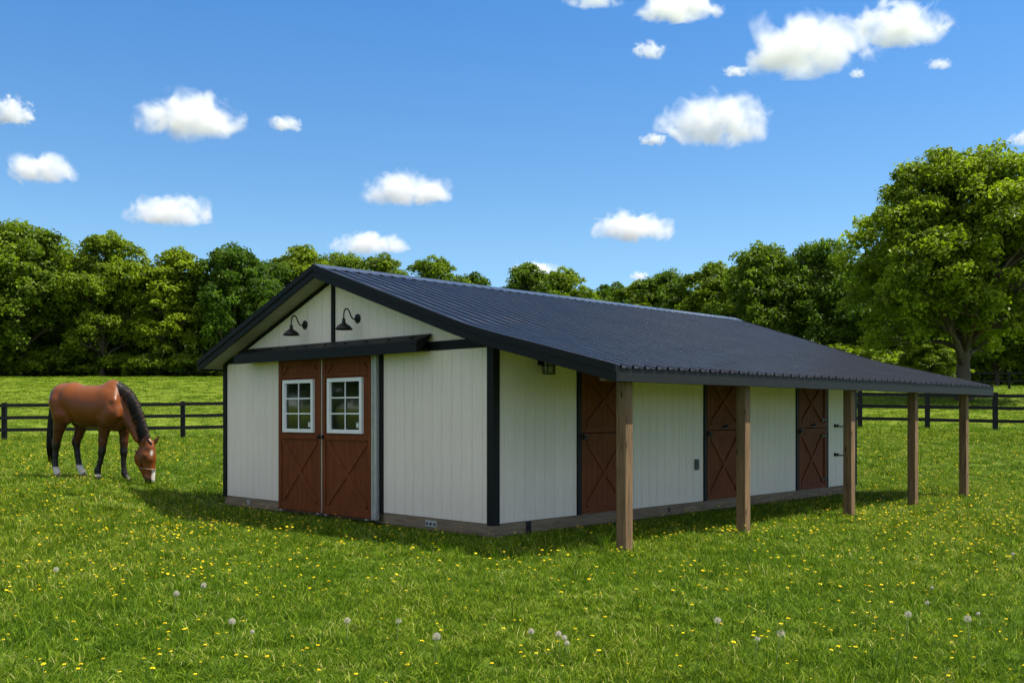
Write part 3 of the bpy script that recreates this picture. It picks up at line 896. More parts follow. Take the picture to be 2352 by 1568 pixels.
# ------------------------------------------------------------------ trees
LEAF_A = mat_leaf('leaf_green', (0.024, 0.056, 0.005), (0.225, 0.32, 0.018))
LEAF_B = mat_leaf('leaf_deep_green', (0.018, 0.047, 0.005), (0.155, 0.25, 0.016))
LEAF_C = mat_leaf('leaf_bright_green', (0.030, 0.064, 0.005), (0.25, 0.345, 0.018))
BARK = mat_wood('bark', (0.055, 0.045, 0.033), (0.15, 0.125, 0.095), 'z', 0.9, False, 0.8, 0.15)


def unit(v):
    return v / np.maximum(np.linalg.norm(v, axis=-1, keepdims=True), 1e-9)


def leaf_quads(cen, nrm, size, g):
    n = len(cen)
    r = unit(g.normal(size=(n, 3)))
    u = unit(np.cross(nrm, r)); w_ = np.cross(nrm, u)
    s = size[:, None]
    fold = nrm * s * 0.22
    v = np.stack([cen - u * s * 0.62, cen + w_ * s * 0.40 + fold, cen + u * s * 0.62, cen - w_ * s * 0.40 + fold], 1)
    return v.reshape(-1, 3), np.arange(n * 4).reshape(n, 4)


def make_tree(seed, H, Rc, base, n_clump, n_leaf, leaf, cr, trunk_r, mat, lobes=5, peak=0.45, limbs=9, lobe_k=1.0, steep=0.35, fork=None, lean=0.0):
    """returns (trunk mesh, crown mesh); H height, Rc crown radius, base = height of the lowest foliage"""
    g = np.random.default_rng(seed)
    # ---- lobes: big masses on limbs make the outline uneven
    nl = int(lobes * 3)
    lob = []
    for i in range(nl):
        h = base + (H - base) * (0.08 + 0.84 * (i + 0.5) / nl)
        t = (h - base) / (H - base)
        env = Rc * (math.sin(math.pi * min(1, max(0.0, (t * 0.86 + 0.13))) ** (1.0 if peak > 0.42 else 0.8)) ** (0.48 if t < 0.45 else 0.8)) * (1.14 - 0.28 * t)
        a = i * 2.399 + g.uniform(-0.4, 0.4)
        rr = env * g.uniform(0.50, 0.78)
        lr = lobe_k * Rc * g.uniform(0.34, 0.52) * (0.62 + 0.55 * math.sin(math.pi * t))
        h = min(h, H - lr * (0.85 + 0.25 * g.random()) - cr * 0.4)
        lob.append((rr * math.cos(a) + lean * t, rr * math.sin(a), h, lr))
    lob.append((lean * 0.9, 0, H - Rc * 0.36, Rc * 0.36)); lob.append((lean * 0.5, 0, base + (H - base) * 0.55, Rc * 0.55))
    lob = np.array(lob)
    # ---- clumps sit on the outer shells of the lobes
    pick = g.choice(len(lob), n_clump, p=(lob[:, 3] ** 2) / (lob[:, 3] ** 2).sum())
    d = unit(g.normal(size=(n_clump, 3))); d[:, 2] = np.where(d[:, 2] < -0.35, -d[:, 2] * 0.6, d[:, 2])
    rad = lob[pick, 3] * (0.62 + 0.42 * g.random(n_clump) ** 0.5)
    cc = lob[pick, :3] + unit(d) * rad[:, None] * np.array([1, 1, 0.92])
    zmax = H + cr
    cc[:, 2] = np.clip(cc[:, 2], base * (0.8 + 0.4 * g.random(n_clump)), zmax)
    csz = cr * (0.65 + 0.7 * g.random(n_clump)); ct = g.random(n_clump)
    # ---- leaves on every clump
    N = n_clump * n_leaf
    ci = np.repeat(np.arange(n_clump), n_leaf)
    dv = unit(g.normal(size=(N, 3))); flip = (dv[:, 2] < -0.2) & (g.random(N) < 0.75); dv[flip, 2] *= -1
    rr = csz[ci] * (0.45 + 0.62 * g.random(N) ** 0.6)
    cen = cc[ci] + dv * rr[:, None] * np.array([1.0, 1.0, 0.85]) + g.normal(size=(N, 3)) * cr * 0.10
    nrm = unit(dv * 0.75 + np.array([0, 0, 0.45]) + g.normal(size=(N, 3)) * 0.55)
    size = leaf * (0.6 + 0.8 * g.random(N))
    v, q = leaf_quads(cen, nrm, size, g)
    tint = np.clip(0.55 * ct[ci] ** 1.3 + 0.55 * g.random(N) ** 1.3, 0, 1)
    crown = np_mesh('crown', v, q, mat, False, {'tint': tint})
    # ---- trunk and limbs
    mb = MB()
    top = base + (H - base) * (0.62 if fork is None else fork)
    npt = 9; tp = []
    ph = g.uniform(0, 6)
    for i in range(npt):
        t = i / (npt - 1)
        tp.append((0.10 * Rc * 0.4 * math.sin(ph + t * 4) * t + lean * t * 0.6, 0.04 * Rc * math.cos(ph + t * 3) * t, -0.35 + (top + 0.35) * t))
    tr = [trunk_r * (1.0 - 0.72 * (i / (npt - 1))) for i in range(npt)]
    tr[0] *= 1.5; tr[1] *= 1.08
    mb.tube(tp, tr, 10)
    order = np.argsort(lob[:, 2])
    for j, li in enumerate(order):
        L = lob[li]
        if L[2] < base: continue
        ht = max(base * 0.85 + g.random() * H * (0.20 if steep > 0.5 else 0.08), L[2] - (steep + 0.55 * g.random()) * (abs(L[0]) + abs(L[1]) + 0.8))
        ht = min(ht, top * 0.98); t = (ht + 0.35) / (top + 0.35)
        k = min(npt - 2, int(t * (npt - 1))); f = t * (npt - 1) - k
        p0 = Vector(tp[k]).lerp(Vector(tp[k + 1]), f); p3 = Vector(L[:3])
        p1 = p0.lerp(p3, 0.35) + Vector((g.normal() * 0.12, g.normal() * 0.12, 0.10 * (p3 - p0).length))
        p2 = p0.lerp(p3, 0.7) + Vector((g.normal() * 0.2, g.normal() * 0.2, 0.07 * (p3 - p0).length))
        r0 = max(0.03, trunk_r * (1 - 0.72 * t) * 0.55)
        mb.tube([p0, p1, p2, p3], [r0, r0 * 0.75, r0 * 0.5, r0 * 0.25], 6)
        near = np.argsort(((cc - L[:3]) ** 2).sum(1))[:7]
        for c in near:
            e = Vector(cc[c]); m = p2.lerp(e, 0.55) + Vector((0, 0, 0.08))
            mb.tube([p2, m, e], [r0 * 0.42, r0 * 0.26, r0 * 0.08], 4, cap=False)
    tme = bpy.data.meshes.new('trunk'); tme.from_pydata(mb.v, [], mb.f); tme.materials.append(BARK)
    tme.polygons.foreach_set('use_smooth', [True] * len(tme.polygons)); tme.update()
    return tme, crown


PROTO = [
    # seed H   Rc   base clumps leaves leaf cr
    make_tree(1, 14.0, 4.4, 1.4, 400, 80, 0.26, 0.72, 0.27, LEAF_A, lobes=6, lobe_k=0.92),
    make_tree(2, 14.0, 3.9, 1.4, 350, 78, 0.26, 0.70, 0.24, LEAF_B, lobes=6, lobe_k=0.9),
    make_tree(3, 14.0, 4.9, 1.1, 420, 74, 0.27, 0.76, 0.30, LEAF_B, lobes=7, lobe_k=0.9),
    make_tree(4, 14.0, 3.5, 1.7, 310, 78, 0.25, 0.66, 0.20, LEAF_C, lobes=6, lobe_k=0.95),
    make_tree(5, 14.0, 5.0, 0.8, 350, 72, 0.26, 0.85, 0.28, LEAF_B, lobes=6),
]
BUSH = [
    make_tree(21, 3.0, 2.3, 0.1, 75, 60, 0.24, 0.52, 0.05, LEAF_C, lobes=3),
    make_tree(22, 2.6, 1.9, 0.1, 65, 60, 0.24, 0.48, 0.05, LEAF_A, lobes=3),
]
TREE_GROUP = 'trees of the wood along the pasture edge'


def plant_tree(kind, px, Y, top_y, label, wide=1.0, rz=None, group=TREE_GROUP, name='broadleaf_tree', cat='tree', proto=PROTO, Hp=14.0):
    loc = on_ground(px, Y)
    h = EYE + (HZ - top_y) / F * Y - loc.z
    s = h / Hp
    root = empty(name, loc, rnd.uniform(0, 6.28) if rz is None else rz)
    root.scale = (s * wide, s * wide, s)
    tag(root, label, cat, group)
    tm, cm = proto[kind]
    link('trunk', tm, root); link('crown', cm, root)
    return root

# front row on the left, its outline follows the photograph's tree line
T = [
    (0, -95, 96, 560, 'big leafy tree cut by the left edge of the picture', 1.1),
    (2, 45, 97, 513, 'tallest tree on the far left, its pale trunk just above the pasture', 1.05),
    (1, 150, 103, 592, 'narrow dark tree between the two tall trees on the far left', 0.9),
    (0, 235, 98, 533, 'tall round-topped tree behind the horse with a straight grey trunk', 0.98),
    (1, 330, 102, 610, 'lower green tree right of the tall round-topped one', 1.0),
    (3, 402, 99, 578, 'slim pointed tree with a thin pale trunk, above the end of the fence', 1.2),
    (2, 535, 99, 566, 'dense rounded dark tree behind the left eave of the barn', 0.92),
    (4, 625, 106, 602, 'tree filling the gap left of the barn ridge', 1.0),
    (3, 692, 110, 572, 'light green tree top just left of the barn ridge', 1.15),
    (4, 792, 112, 580, 'broad tree top rising right above the barn ridge peak', 0.8),
    (1, 872, 116, 587, 'second tree top right of the barn ridge peak', 1.0),
    (0, 990, 118, 592, 'round tree top over the front third of the barn roof', 1.0),
    (1, 1092, 122, 628, 'small low tree top left of the gap in the tree line', 0.9),
    (3, 1215, 118, 612, 'left half of the tree clump over the middle of the roof', 1.1),
    (0, 1285, 120, 617, 'right half of the tree clump over the middle of the roof', 0.9),
    (1, 1408, 128, 652, 'lowest tree top in the gap above the roof', 1.1),
    (2, 1535, 112, 624, 'wide tree top over the far half of the roof', 0.85),
    (3, 1640, 108, 610, 'pale tree top between two wider ones over the far half of the roof', 1.1),
    (2, 1752, 98, 564, 'tall full tree left of the big maple', 0.92),
    (4, 1885, 96, 552, 'tall tree partly hidden by the left side of the big maple', 0.9),
]
for (k, px, Y, ty, lab, wd) in T:
    plant_tree(k, px, Y, ty, lab, wd)
# second row that closes the wood behind them
back = []
for i, px in enumerate(range(-170, 1010, 92)):
    back.append((px + rnd.uniform(-18, 18), 112 + rnd.uniform(0, 8), (598 if px < 330 else 625 if px < 700 else 645) + rnd.uniform(-10, 14)))
for i, px in enumerate(range(1470, 2560, 88)):
    back.append((px + rnd.uniform(-18, 18), 108 + rnd.uniform(-2, 8), (655 if px < 1650 else 605) + rnd.uniform(-6, 16)))
for i, (px, Y, ty) in enumerate(back):
    plant_tree(i % 5, px, Y, ty, 'tree of the second row, mostly hidden by the trees before it', 1.25)
for i, px in enumerate(range(1020, 1470, 110)):
    plant_tree((i + 2) % 5, px, 140 + rnd.uniform(0, 6), 690 + rnd.uniform(-6, 8), 'far tree of the second row, low behind the barn roof', 1.3)
# low growth at the wood's edge
BG = 'bushes along the edge of the wood'
bl = ['bush of bright leaves at the far left edge of the wood', 'low bush left of the tall trunk above the horse', 'bush between two pale trunks above the pasture',
      'bush right of the pale trunk above the horse', 'low leafy bush above the fence end', 'bush beside the thin pale trunk', 'bush next to the left corner of the barn', 'bush partly behind the left eave of the barn', 'small bush beside the tallest trunk on the left']
for i, (px, Y, ty) in enumerate(((-10, 96, 806), (95, 97, 812), (150, 98, 800), (285, 98, 808), (345, 97, 815), (430, 97, 806), (478, 98, 818), (560, 99, 800), (66, 99, 795))):
    plant_tree(i % 2, px, Y, ty, bl[i], 1.5, None, BG, 'bush', 'bush', BUSH, 3.0)
bl2 = ['dark bush under the left side of the big maple', 'dark bush behind the far corner of the roof', 'low dark bush left of the maple trunk']
for i, (px, Y, ty) in enumerate(((2060, 86, 806), (1960, 88, 800), (2135, 86, 822))):
    plant_tree((i + 1) % 2, px, Y, ty, bl2[i], 1.8, None, BG, 'bush', 'bush', BUSH, 3.0)

# the dim undergrowth between the trunks: one mass of leaves nobody could count
g = np.random.default_rng(404); U = []
nU = 2600
for i in range(nU):
    left = g.random() < 0.55
    px = g.uniform(-260, 1150) if left else g.uniform(1450, 2640)
    Y = g.uniform(101, 124) if left else g.uniform(94, 116)
    if 330 < px: Y = max(Y, 103)
    U.append((*on_ground(px, Y), (g.uniform(0.1, 6.0) * (0.5 + 0.5 * min(1, (Y - 94) / 18)) if i % 3 else g.uniform(0.0, 1.2))))
U = np.array(U); nl_ = 40
ci = np.repeat(np.arange(nU), nl_); dv = unit(g.normal(size=(nU * nl_, 3)))
cen = U[ci, :3] + np.stack([0 * ci, 0 * ci, U[ci, 3]], -1) + dv * (0.9 + 0.5 * g.random(len(ci)))[:, None]
v, q = leaf_quads(cen, unit(dv + g.normal(size=dv.shape) * 0.6 + np.array([0, 0, 0.4])), 0.5 * (0.6 + 0.8 * g.random(len(ci))), g)
ug = link('undergrowth', np_mesh('undergrowth', v, q, LEAF_B, False, {'tint': 0.6 * g.random(len(ci))}))
tag(ug, 'dim leafy undergrowth filling the wood between the trunks', 'undergrowth', kind='stuff')

# trees right of the frame's edge, in view of a camera a step aside, and behind the maple
for (k, px, Y, ty, lab, wd) in [
    (2, 2010, 92, 640, 'dark tree hidden behind the left half of the big maple', 1.1),
    (4, 2140, 94, 600, 'dark tree standing straight behind the big maple trunk', 1.1),
    (0, 2290, 92, 610, 'dark tree behind the right half of the big maple', 1.1),
    (2, 2420, 90, 560, 'dark tree at the right edge behind the big maple', 1.1),
    (1, 2530, 92, 590, 'tree just beyond the right edge of the picture', 1.1)]:
    plant_tree(k, px, Y, ty, lab, wd)

# the wood goes on round the left side of the meadow; it is what the door windows mirror
for i, (x_, y_) in enumerate(((-58, 60), (-64, 44), (-62, 35), (-64, 29), (-60, 24), (-64, 19.5), (-60, 15), (-66, 9), (-64, 1))):
    px_ = CX + x_ / y_ * F if abs(y_) > 1 else 0
    z_ = float(gz(x_, y_)); root = empty('broadleaf_tree', (x_, y_, z_), rnd.uniform(0, 6.28)); k_ = rnd.uniform(0.9, 1.1); root.scale = (k_ * 1.35, k_ * 1.35, k_)
    tag(root, 'tree on the left side of the meadow, mirrored in the door windows', 'tree', TREE_GROUP)
    link('trunk', PROTO[i % 5][0], root); link('crown', PROTO[i % 5][1], root)

# the big maple on the right and its smaller neighbour
mp = on_ground(2214, 57.0)
Hm = EYE + (HZ - 348) / F * 57.0 - mp.z
tm, cm = make_tree(77, Hm, 6.4, 1.9, 1150, 76, 0.195, 0.60, 0.40, LEAF_C, lobes=15, peak=0.5, lobe_k=0.70, steep=0.75, fork=0.78)
big = empty('maple_tree', mp, 0.6); tag(big, 'huge spreading maple with a thick dark trunk at the right edge', 'tree')
link('trunk', tm, big); link('crown', cm, big)
sm_t = plant_tree(0, 2135, 66, 770, 'small tree with a dark trunk left of the big maple', 1.5, 0.3, None)

# ------------------------------------------------------------------ grass
def mat_grass():
    t = NT('grass_blades')
    a = t.n('ShaderNodeAttribute', attribute_name='tint'); oi = t.n('ShaderNodeObjectInfo')
    tc = t.n('ShaderNodeNewGeometry')
    big = t.n('ShaderNodeTexNoise'); big.inputs['Scale'].default_value = 0.22; big.inputs['Detail'].default_value = 3; t.l(tc.outputs['Position'], big.inputs['Vector'])
    mid = t.n('ShaderNodeTexNoise'); mid.inputs['Scale'].default_value = 1.3; mid.inputs['Detail'].default_value = 3; t.l(tc.outputs['Position'], mid.inputs['Vector'])
    s1 = t.n('ShaderNodeMath', operation='MULTIPLY_ADD'); t.l(oi.outputs['Random'], s1.inputs[0]); s1.inputs[1].default_value = 0.30; t.l(a.outputs['Fac'], s1.inputs[2])
    s2 = t.n('ShaderNodeMath', operation='MULTIPLY_ADD'); t.l(mid.outputs['Fac'], s2.inputs[0]); s2.inputs[1].default_value = 0.55; t.l(s1.outputs[0], s2.inputs[2])
    s3 = t.n('ShaderNodeMath', operation='SUBTRACT'); t.l(s2.outputs[0], s3.inputs[0]); s3.inputs[1].default_value = 0.42
    c = t.ramp(s3.outputs[0], [(0.0, (0.030, 0.070, 0.004)), (0.35, (0.074, 0.150, 0.007)), (0.7, (0.165, 0.265, 0.012)), (0.95, (0.37, 0.46, 0.045)), (1.0, (0.50, 0.48, 0.18))])
    c = t.mix(0.7, c, t.ramp(big.outputs['Fac'], [(0.35, (0.84, 0.95, 0.9)), (0.65, (1.18, 1.06, 0.95))]), 'MULTIPLY')
    p = t.principled(c, 0.5, 0, None, 0.08)
    tr = t.n('ShaderNodeBsdfTranslucent'); t.l(t.mix(1.0, c, (1.2, 1.25, 0.6), 'MULTIPLY'), tr.inputs['Color'])
    mx = t.n('ShaderNodeMixShader'); mx.inputs[0].default_value = 0.35
    t.l(p.outputs[0], mx.inputs[1]); t.l(tr.outputs[0], mx.inputs[2]); t.l(mx.outputs[0], t.out.inputs['Surface'])
    return t.mat

M['grass'] = mat_grass()


def tuft_mesh(seed, n, rad, hmin, hmax, wid, bend):
    g = np.random.default_rng(seed)
    V = []; Q = []; T = []
    for i in range(n):
        r = rad * math.sqrt(g.random()); a = g.uniform(0, 6.283)
        x, y = r * math.cos(a), r * math.sin(a)
        h = g.uniform(hmin, hmax); w_ = wid * g.uniform(0.6, 1.3); d = g.uniform(0, 6.283); b = bend * g.uniform(0.3, 1.5)
        tw = g.uniform(0, 6.283); sx, sy = math.cos(tw) * w_ / 2, math.sin(tw) * w_ / 2
        base = len(V)
        tv = g.random() ** 1.6
        for k, (f, wk) in enumerate(((0, 1.0), (0.4, 0.95), (0.75, 0.7), (1.0, 0.12))):
            off = b * h * f * f; z = h * (f - 0.38 * b * f * f)
            cx_, cy_ = x + off * math.cos(d), y + off * math.sin(d)
            V.append((cx_ - sx * wk, cy_ - sy * wk, z - (0.02 if k == 0 else 0))); V.append((cx_ + sx * wk, cy_ + sy * wk, z - (0.02 if k == 0 else 0)))
        for k in range(3):
            Q.append((base + 2 * k, base + 2 * k + 1, base + 2 * k + 3, base + 2 * k + 2)); T.append(tv)
    return np_mesh('grass_tuft', np.array(V), np.array(Q), M['grass'], False, {'tint': T})


tufts = bpy.data.collections.new('grass_tufts')
TUFT_DEF = [(1, 46, 0.10, 0.035, 0.085, 0.0042, 0.9), (2, 46, 0.11, 0.03, 0.075, 0.0045, 1.2), (3, 40, 0.09, 0.05, 0.12, 0.0040, 0.8),
            (4, 46, 0.12, 0.03, 0.07, 0.0048, 1.1), (5, 16, 0.05, 0.12, 0.22, 0.0038, 0.55), (6, 44, 0.10, 0.04, 0.095, 0.0050, 1.0)]
for i, d in enumerate(TUFT_DEF):
    tufts.objects.link(bpy.data.objects.new('tuft_%02d' % i, tuft_mesh(*d)))


def in_barn(x, y, m=0.0):
    dx, dy = x - BO.x, y - BO.y
    lx = dx * 0.718 + dy * -0.696; ly = dx * 0.696 + dy * 0.718
    return (lx > WX - m) & (lx < 0.0 + m) & (ly > -m) & (ly < BD + m)


def scatter(y0, y1, dens, g):
    """points on the meadow that the camera, or one a few steps aside, can see"""
    wmax = 0.56 * y1 + 2.5
    n = int(dens * 2 * wmax * (y1 - y0))
    y = g.uniform(y0, y1, n); x = g.uniform(-wmax, wmax, n)
    k = (np.abs(x) < 0.56 * y + 2.5) & ~in_barn(x, y, 0.03)
    return x[k], y[k]

g = np.random.default_rng(5)
PX_, PY_, SC = [], [], []
for (y0, y1, dens, sc) in ((3.2, 7.5, 170, 0.95), (7.5, 11, 120, 1.05), (11, 16, 80, 1.25), (16, 24, 42, 1.6), (24, 38, 20, 2.2), (38, 60, 7.5, 3.2), (60, 98, 3.0, 4.4)):
    x, y = scatter(y0, y1, dens, g)
    PX_.append(x); PY_.append(y); SC.append(sc * g.uniform(0.75, 1.3, len(x)))
PX_ = np.concatenate(PX_); PY_ = np.concatenate(PY_); SC = np.concatenate(SC)
# patches of longer and shorter growth
pat = 0.5 + 0.25 * np.sin(PX_ * 0.9 + 1.3 * np.sin(PY_ * 0.6)) + 0.25 * np.sin(PY_ * 1.1 + 2.0 * np.sin(PX_ * 0.5))
PZ_ = gz(PX_, PY_)
n = len(PX_)
gm = bpy.data.meshes.new('grass'); gm.vertices.add(n)
gm.vertices.foreach_set('co', np.stack([PX_, PY_, PZ_], -1).astype(np.float32).ravel())
zs = np.where(SC > 1.5, SC * 0.62, SC) * (0.75 + 0.5 * pat)
SC = np.where(in_barn(PX_, PY_, 0.45), SC * 0.75, SC); zs = np.where(in_barn(PX_, PY_, 0.45), zs * 0.62, zs)
zs = np.where(PY_ > 39, zs * 0.42, zs)
def addv(nm, arr):
    a = gm.attributes.new(nm, 'FLOAT_VECTOR', 'POINT'); a.data.foreach_set('vector', arr.astype(np.float32).ravel())
addv('rot', np.stack([g.normal(0, 0.08, n), g.normal(0, 0.08, n), g.uniform(0, 6.283, n)], -1))
addv('scl', np.stack([SC, SC, zs], -1))
pk = g.choice(len(TUFT_DEF), n, p=[0.22, 0.24, 0.12, 0.22, 0.035, 0.165])
# taller blades where nobody mows: along the skids and round the posts
near_wall = in_barn(PX_, PY_, 0.9)
pk[near_wall & (pk == 4)] = 1
pk[(~near_wall) & in_barn(PX_, PY_, 1.6) & (g.random(n) < 0.10)] = 4
ai = gm.attributes.new('pick', 'INT', 'POINT'); ai.data.foreach_set('value', pk.astype(np.int32))
gm.materials.append(M['grass'])
grass = link('grass', gm); tag(grass, 'short lush meadow grass', 'grass', kind='stuff')


def scatter_tree(name, coll):
    ng = bpy.data.node_groups.new(name, 'GeometryNodeTree')
    ng.interface.new_socket('Geometry', in_out='INPUT', socket_type='NodeSocketGeometry')
    ng.interface.new_socket('Geometry', in_out='OUTPUT', socket_type='NodeSocketGeometry')
    N = ng.nodes; L = ng.links
    gi = N.new('NodeGroupInput'); go = N.new('NodeGroupOutput'); ip = N.new('GeometryNodeInstanceOnPoints')
    ci = N.new('GeometryNodeCollectionInfo'); ci.inputs['Collection'].default_value = coll
    ci.inputs['Separate Children'].default_value = True; ci.inputs['Reset Children'].default_value = True
    L.new(gi.outputs[0], ip.inputs['Points']); L.new(ci.outputs[0], ip.inputs['Instance']); ip.inputs['Pick Instance'].default_value = True
    for nm, typ, sock in (('rot', 'FLOAT_VECTOR', 'Rotation'), ('scl', 'FLOAT_VECTOR', 'Scale'), ('pick', 'INT', 'Instance Index')):
        na = N.new('GeometryNodeInputNamedAttribute'); na.data_type = typ; na.inputs['Name'].default_value = nm
        L.new(na.outputs['Attribute'], ip.inputs[sock])
    L.new(ip.outputs[0], go.inputs[0])
    return ng

md = grass.modifiers.new('scatter', 'NODES'); md.node_group = scatter_tree('grass_scatter', tufts)

# ------------------------------------------------------------------ wild flowers
t = NT('yellow_petals'); a_ = t.n('ShaderNodeObjectInfo')
c = t.ramp(a_.outputs['Random'], [(0.0, (0.84, 0.62, 0.006)), (1.0, (0.90, 0.78, 0.015))])
p_ = t.principled(c, 0.5, 0, None, 0.2); M['petal'] = t.mat
M['stem'] = mat_plain('flower_stem', (0.16, 0.22, 0.05), 0.6, 0, 0.2, 20)
M['seed'] = mat_plain('seed_fluff', (0.46, 0.43, 0.38), 0.9, 0, 0.1, 30)
M['seed_core'] = mat_plain('seed_core', (0.16, 0.11, 0.06), 0.9, 0, 0.2, 30)


def flower_mb(seed, h, r):
    g_ = np.random.default_rng(seed); mb = MB()
    lx, ly = g_.normal(0, 0.012, 2)
    mb.tube([(0, 0, -0.01), (lx * 0.4, ly * 0.4, h * 0.5), (lx, ly, h)], [0.0016, 0.0014, 0.0014], 5, 1)
    top = Vector((lx, ly, h)); n_ = 16
    tilt = Matrix.Rotation(g_.uniform(0.0, 0.5), 3, 'X') ; tilt.rotate(Matrix.Rotation(g_.uniform(0, 6.28), 3, 'Z'))
    for ring, (rr, zz, m_) in enumerate(((1.0, 0.10, n_), (0.66, 0.28, 12), (0.34, 0.40, 8))):
        for k in range(m_):
            a = 2 * math.pi * k / m_ + ring * 0.3 + g_.normal(0, 0.05); w_ = math.pi / m_ * 1.05
            L = r * rr * g_.uniform(0.88, 1.08)
            q = [Vector((0, 0, 0.0)), Vector((math.cos(a - w_) * L * 0.75, math.sin(a - w_) * L * 0.75, r * zz)), Vector((math.cos(a) * L, math.sin(a) * L, r * zz * 1.1)), Vector((math.cos(a + w_) * L * 0.75, math.sin(a + w_) * L * 0.75, r * zz))]
            mb.add([top + tilt @ v for v in q], [(0, 1, 2, 3)], 0)
    return mb

FL = []
for s in range(6):
    mb = flower_mb(s + 50, (0.075, 0.09, 0.11, 0.085, 0.065, 0.125)[s], (0.0165, 0.014, 0.0155, 0.012, 0.0175, 0.0135)[s])
    o = mb.build('dandelion_flower', [M['petal'], M['stem']], fix=False)
    me = o.data; bpy.data.objects.remove(o); FL.append(me)
g = np.random.default_rng(9)


def flower_field(n, y0, y1, seed):
    g = np.random.default_rng(seed); xs = []; ys = []
    # loose drifts
    while len(xs) < n:
        y = y0 + (y1 - y0) * g.random() ** 1.0; x = g.uniform(-0.54 * y - 0.5, 0.54 * y + 0.5)
        f = 0.5 + 0.5 * math.sin(x * 0.8 + 2.2 * math.sin(y * 0.5) + 0.6) * math.sin(y * 0.9 + 1.5 * math.sin(x * 0.45))
        if g.random() > 0.30 + 0.8 * f ** 2: continue
        if in_barn(x, y, 0.05): continue
        for _ in range(int(g.integers(1, 5))):
            xx, yy = x + g.normal(0, 0.42), y + g.normal(0, 0.42)
            if yy > 5.9 and not in_barn(xx, yy, 0.05): xs.append(xx); ys.append(yy)
    return np.array(xs[:n]), np.array(ys[:n])

fx, fy = flower_field(300, 6.0, 9.6, 3)
order = np.argsort(fy)
for i in order:
    o = bpy.data.objects.new('dandelion_flower', FL[int(g.integers(6))]); COL.objects.link(o)
    o.location = (fx[i], fy[i], float(gz(fx[i], fy[i]))); s = g.uniform(0.65, 1.15); o.scale = (s, s, s * g.uniform(0.8, 1.1)); o.rotation_euler = (0, 0, g.uniform(0, 6.28))
    tag(o, 'small yellow dandelion flower in the grass close to the camera', 'flower', 'yellow dandelions in the near grass')
# the many beyond them
xs, ys, ss = [], [], []
for (n_, y0, y1, s_, sd) in ((700, 9.3, 13, 0.95, 31), (2100, 13, 22, 1.0, 32), (1900, 22, 34, 1.15, 33), (300, 34, 44, 1.3, 34)):
    x, y = flower_field(n_, y0, y1, sd); xs.append(x); ys.append(y); ss.append(np.full(n_, s_) * g.uniform(0.75, 1.3, n_))
xs = np.concatenate(xs); ys = np.concatenate(ys); ss = np.concatenate(ss); n = len(xs)
fm = bpy.data.meshes.new('wildflowers'); fm.vertices.add(n); fm.vertices.foreach_set('co', np.stack([xs, ys, gz(xs, ys)], -1).astype(np.float32).ravel())
gm = fm
addv('rot', np.stack([g.normal(0, 0.15, n), g.normal(0, 0.15, n), g.uniform(0, 6.283, n)], -1)); addv('scl', np.stack([ss, ss, ss], -1))
ai = fm.attributes.new('pick', 'INT', 'POINT'); ai.data.foreach_set('value', g.integers(0, 6, n).astype(np.int32))
fcol = bpy.data.collections.new('flower_heads')
for i, me in enumerate(FL): fcol.objects.link(bpy.data.objects.new('flower_%02d' % i, me))
wf = link('wildflowers', fm); tag(wf, 'yellow flowers dotted all over the farther meadow', 'flowers', kind='stuff')
md = wf.modifiers.new('scatter', 'NODES'); md.node_group = scatter_tree('flower_scatter', fcol)


# ------------------------------------------------------------------ dandelion clocks
def clock_meshes(seed, h, r, full=1.0):
    g_ = np.random.default_rng(seed)
    st = MB(); lean = g_.normal(0, 0.02, 2)
    top = Vector((lean[0], lean[1], h))
    st.tube([(0, 0, -0.02), (lean[0] * 0.2, lean[1] * 0.2, h * 0.35), (lean[0] * 0.6, lean[1] * 0.6, h * 0.7), top], [0.0042, 0.0038, 0.0034, 0.0030], 6)
    hd = MB(); hd.lathe([(0, -0.10 * r), (0.22 * r, -0.05 * r), (0.25 * r, 0.1 * r), (0.12 * r, 0.24 * r), (0, 0.27 * r)], top, (0, 0, 1), 8, 1)
    N = 100; ga = math.pi * (3 - math.sqrt(5))
    for i in range(N):
        z = 1 - 2 * (i + 0.5) / N
        if z < -0.8 or g_.random() > full: continue
        q = math.sqrt(1 - z * z); d = Vector((q * math.cos(ga * i), q * math.sin(ga * i), z)).normalized()
        L = r * g_.uniform(0.93, 1.03); e = top + d * L
        u = d.orthogonal().normalized(); w_ = d.cross(u)
        hd.add([top + d * r * 0.2 + u * 0.0003, top + d * r * 0.2 - u * 0.0003, e - u * 0.0003, e + u * 0.0003], [(0, 1, 2, 3)], 0)
        for k in range(5):                       # the little parachute at the tip
            a = 2 * math.pi * k / 5 + i; v = u * math.cos(a) + w_ * math.sin(a); s_ = d.cross(v)
            f = e + v * r * 0.20 + d * r * 0.05
            hd.add([e - s_ * 0.0006, e + s_ * 0.0006, f + s_ * 0.0004, f - s_ * 0.0004], [(0, 1, 2, 3)], 0)
    return st, hd

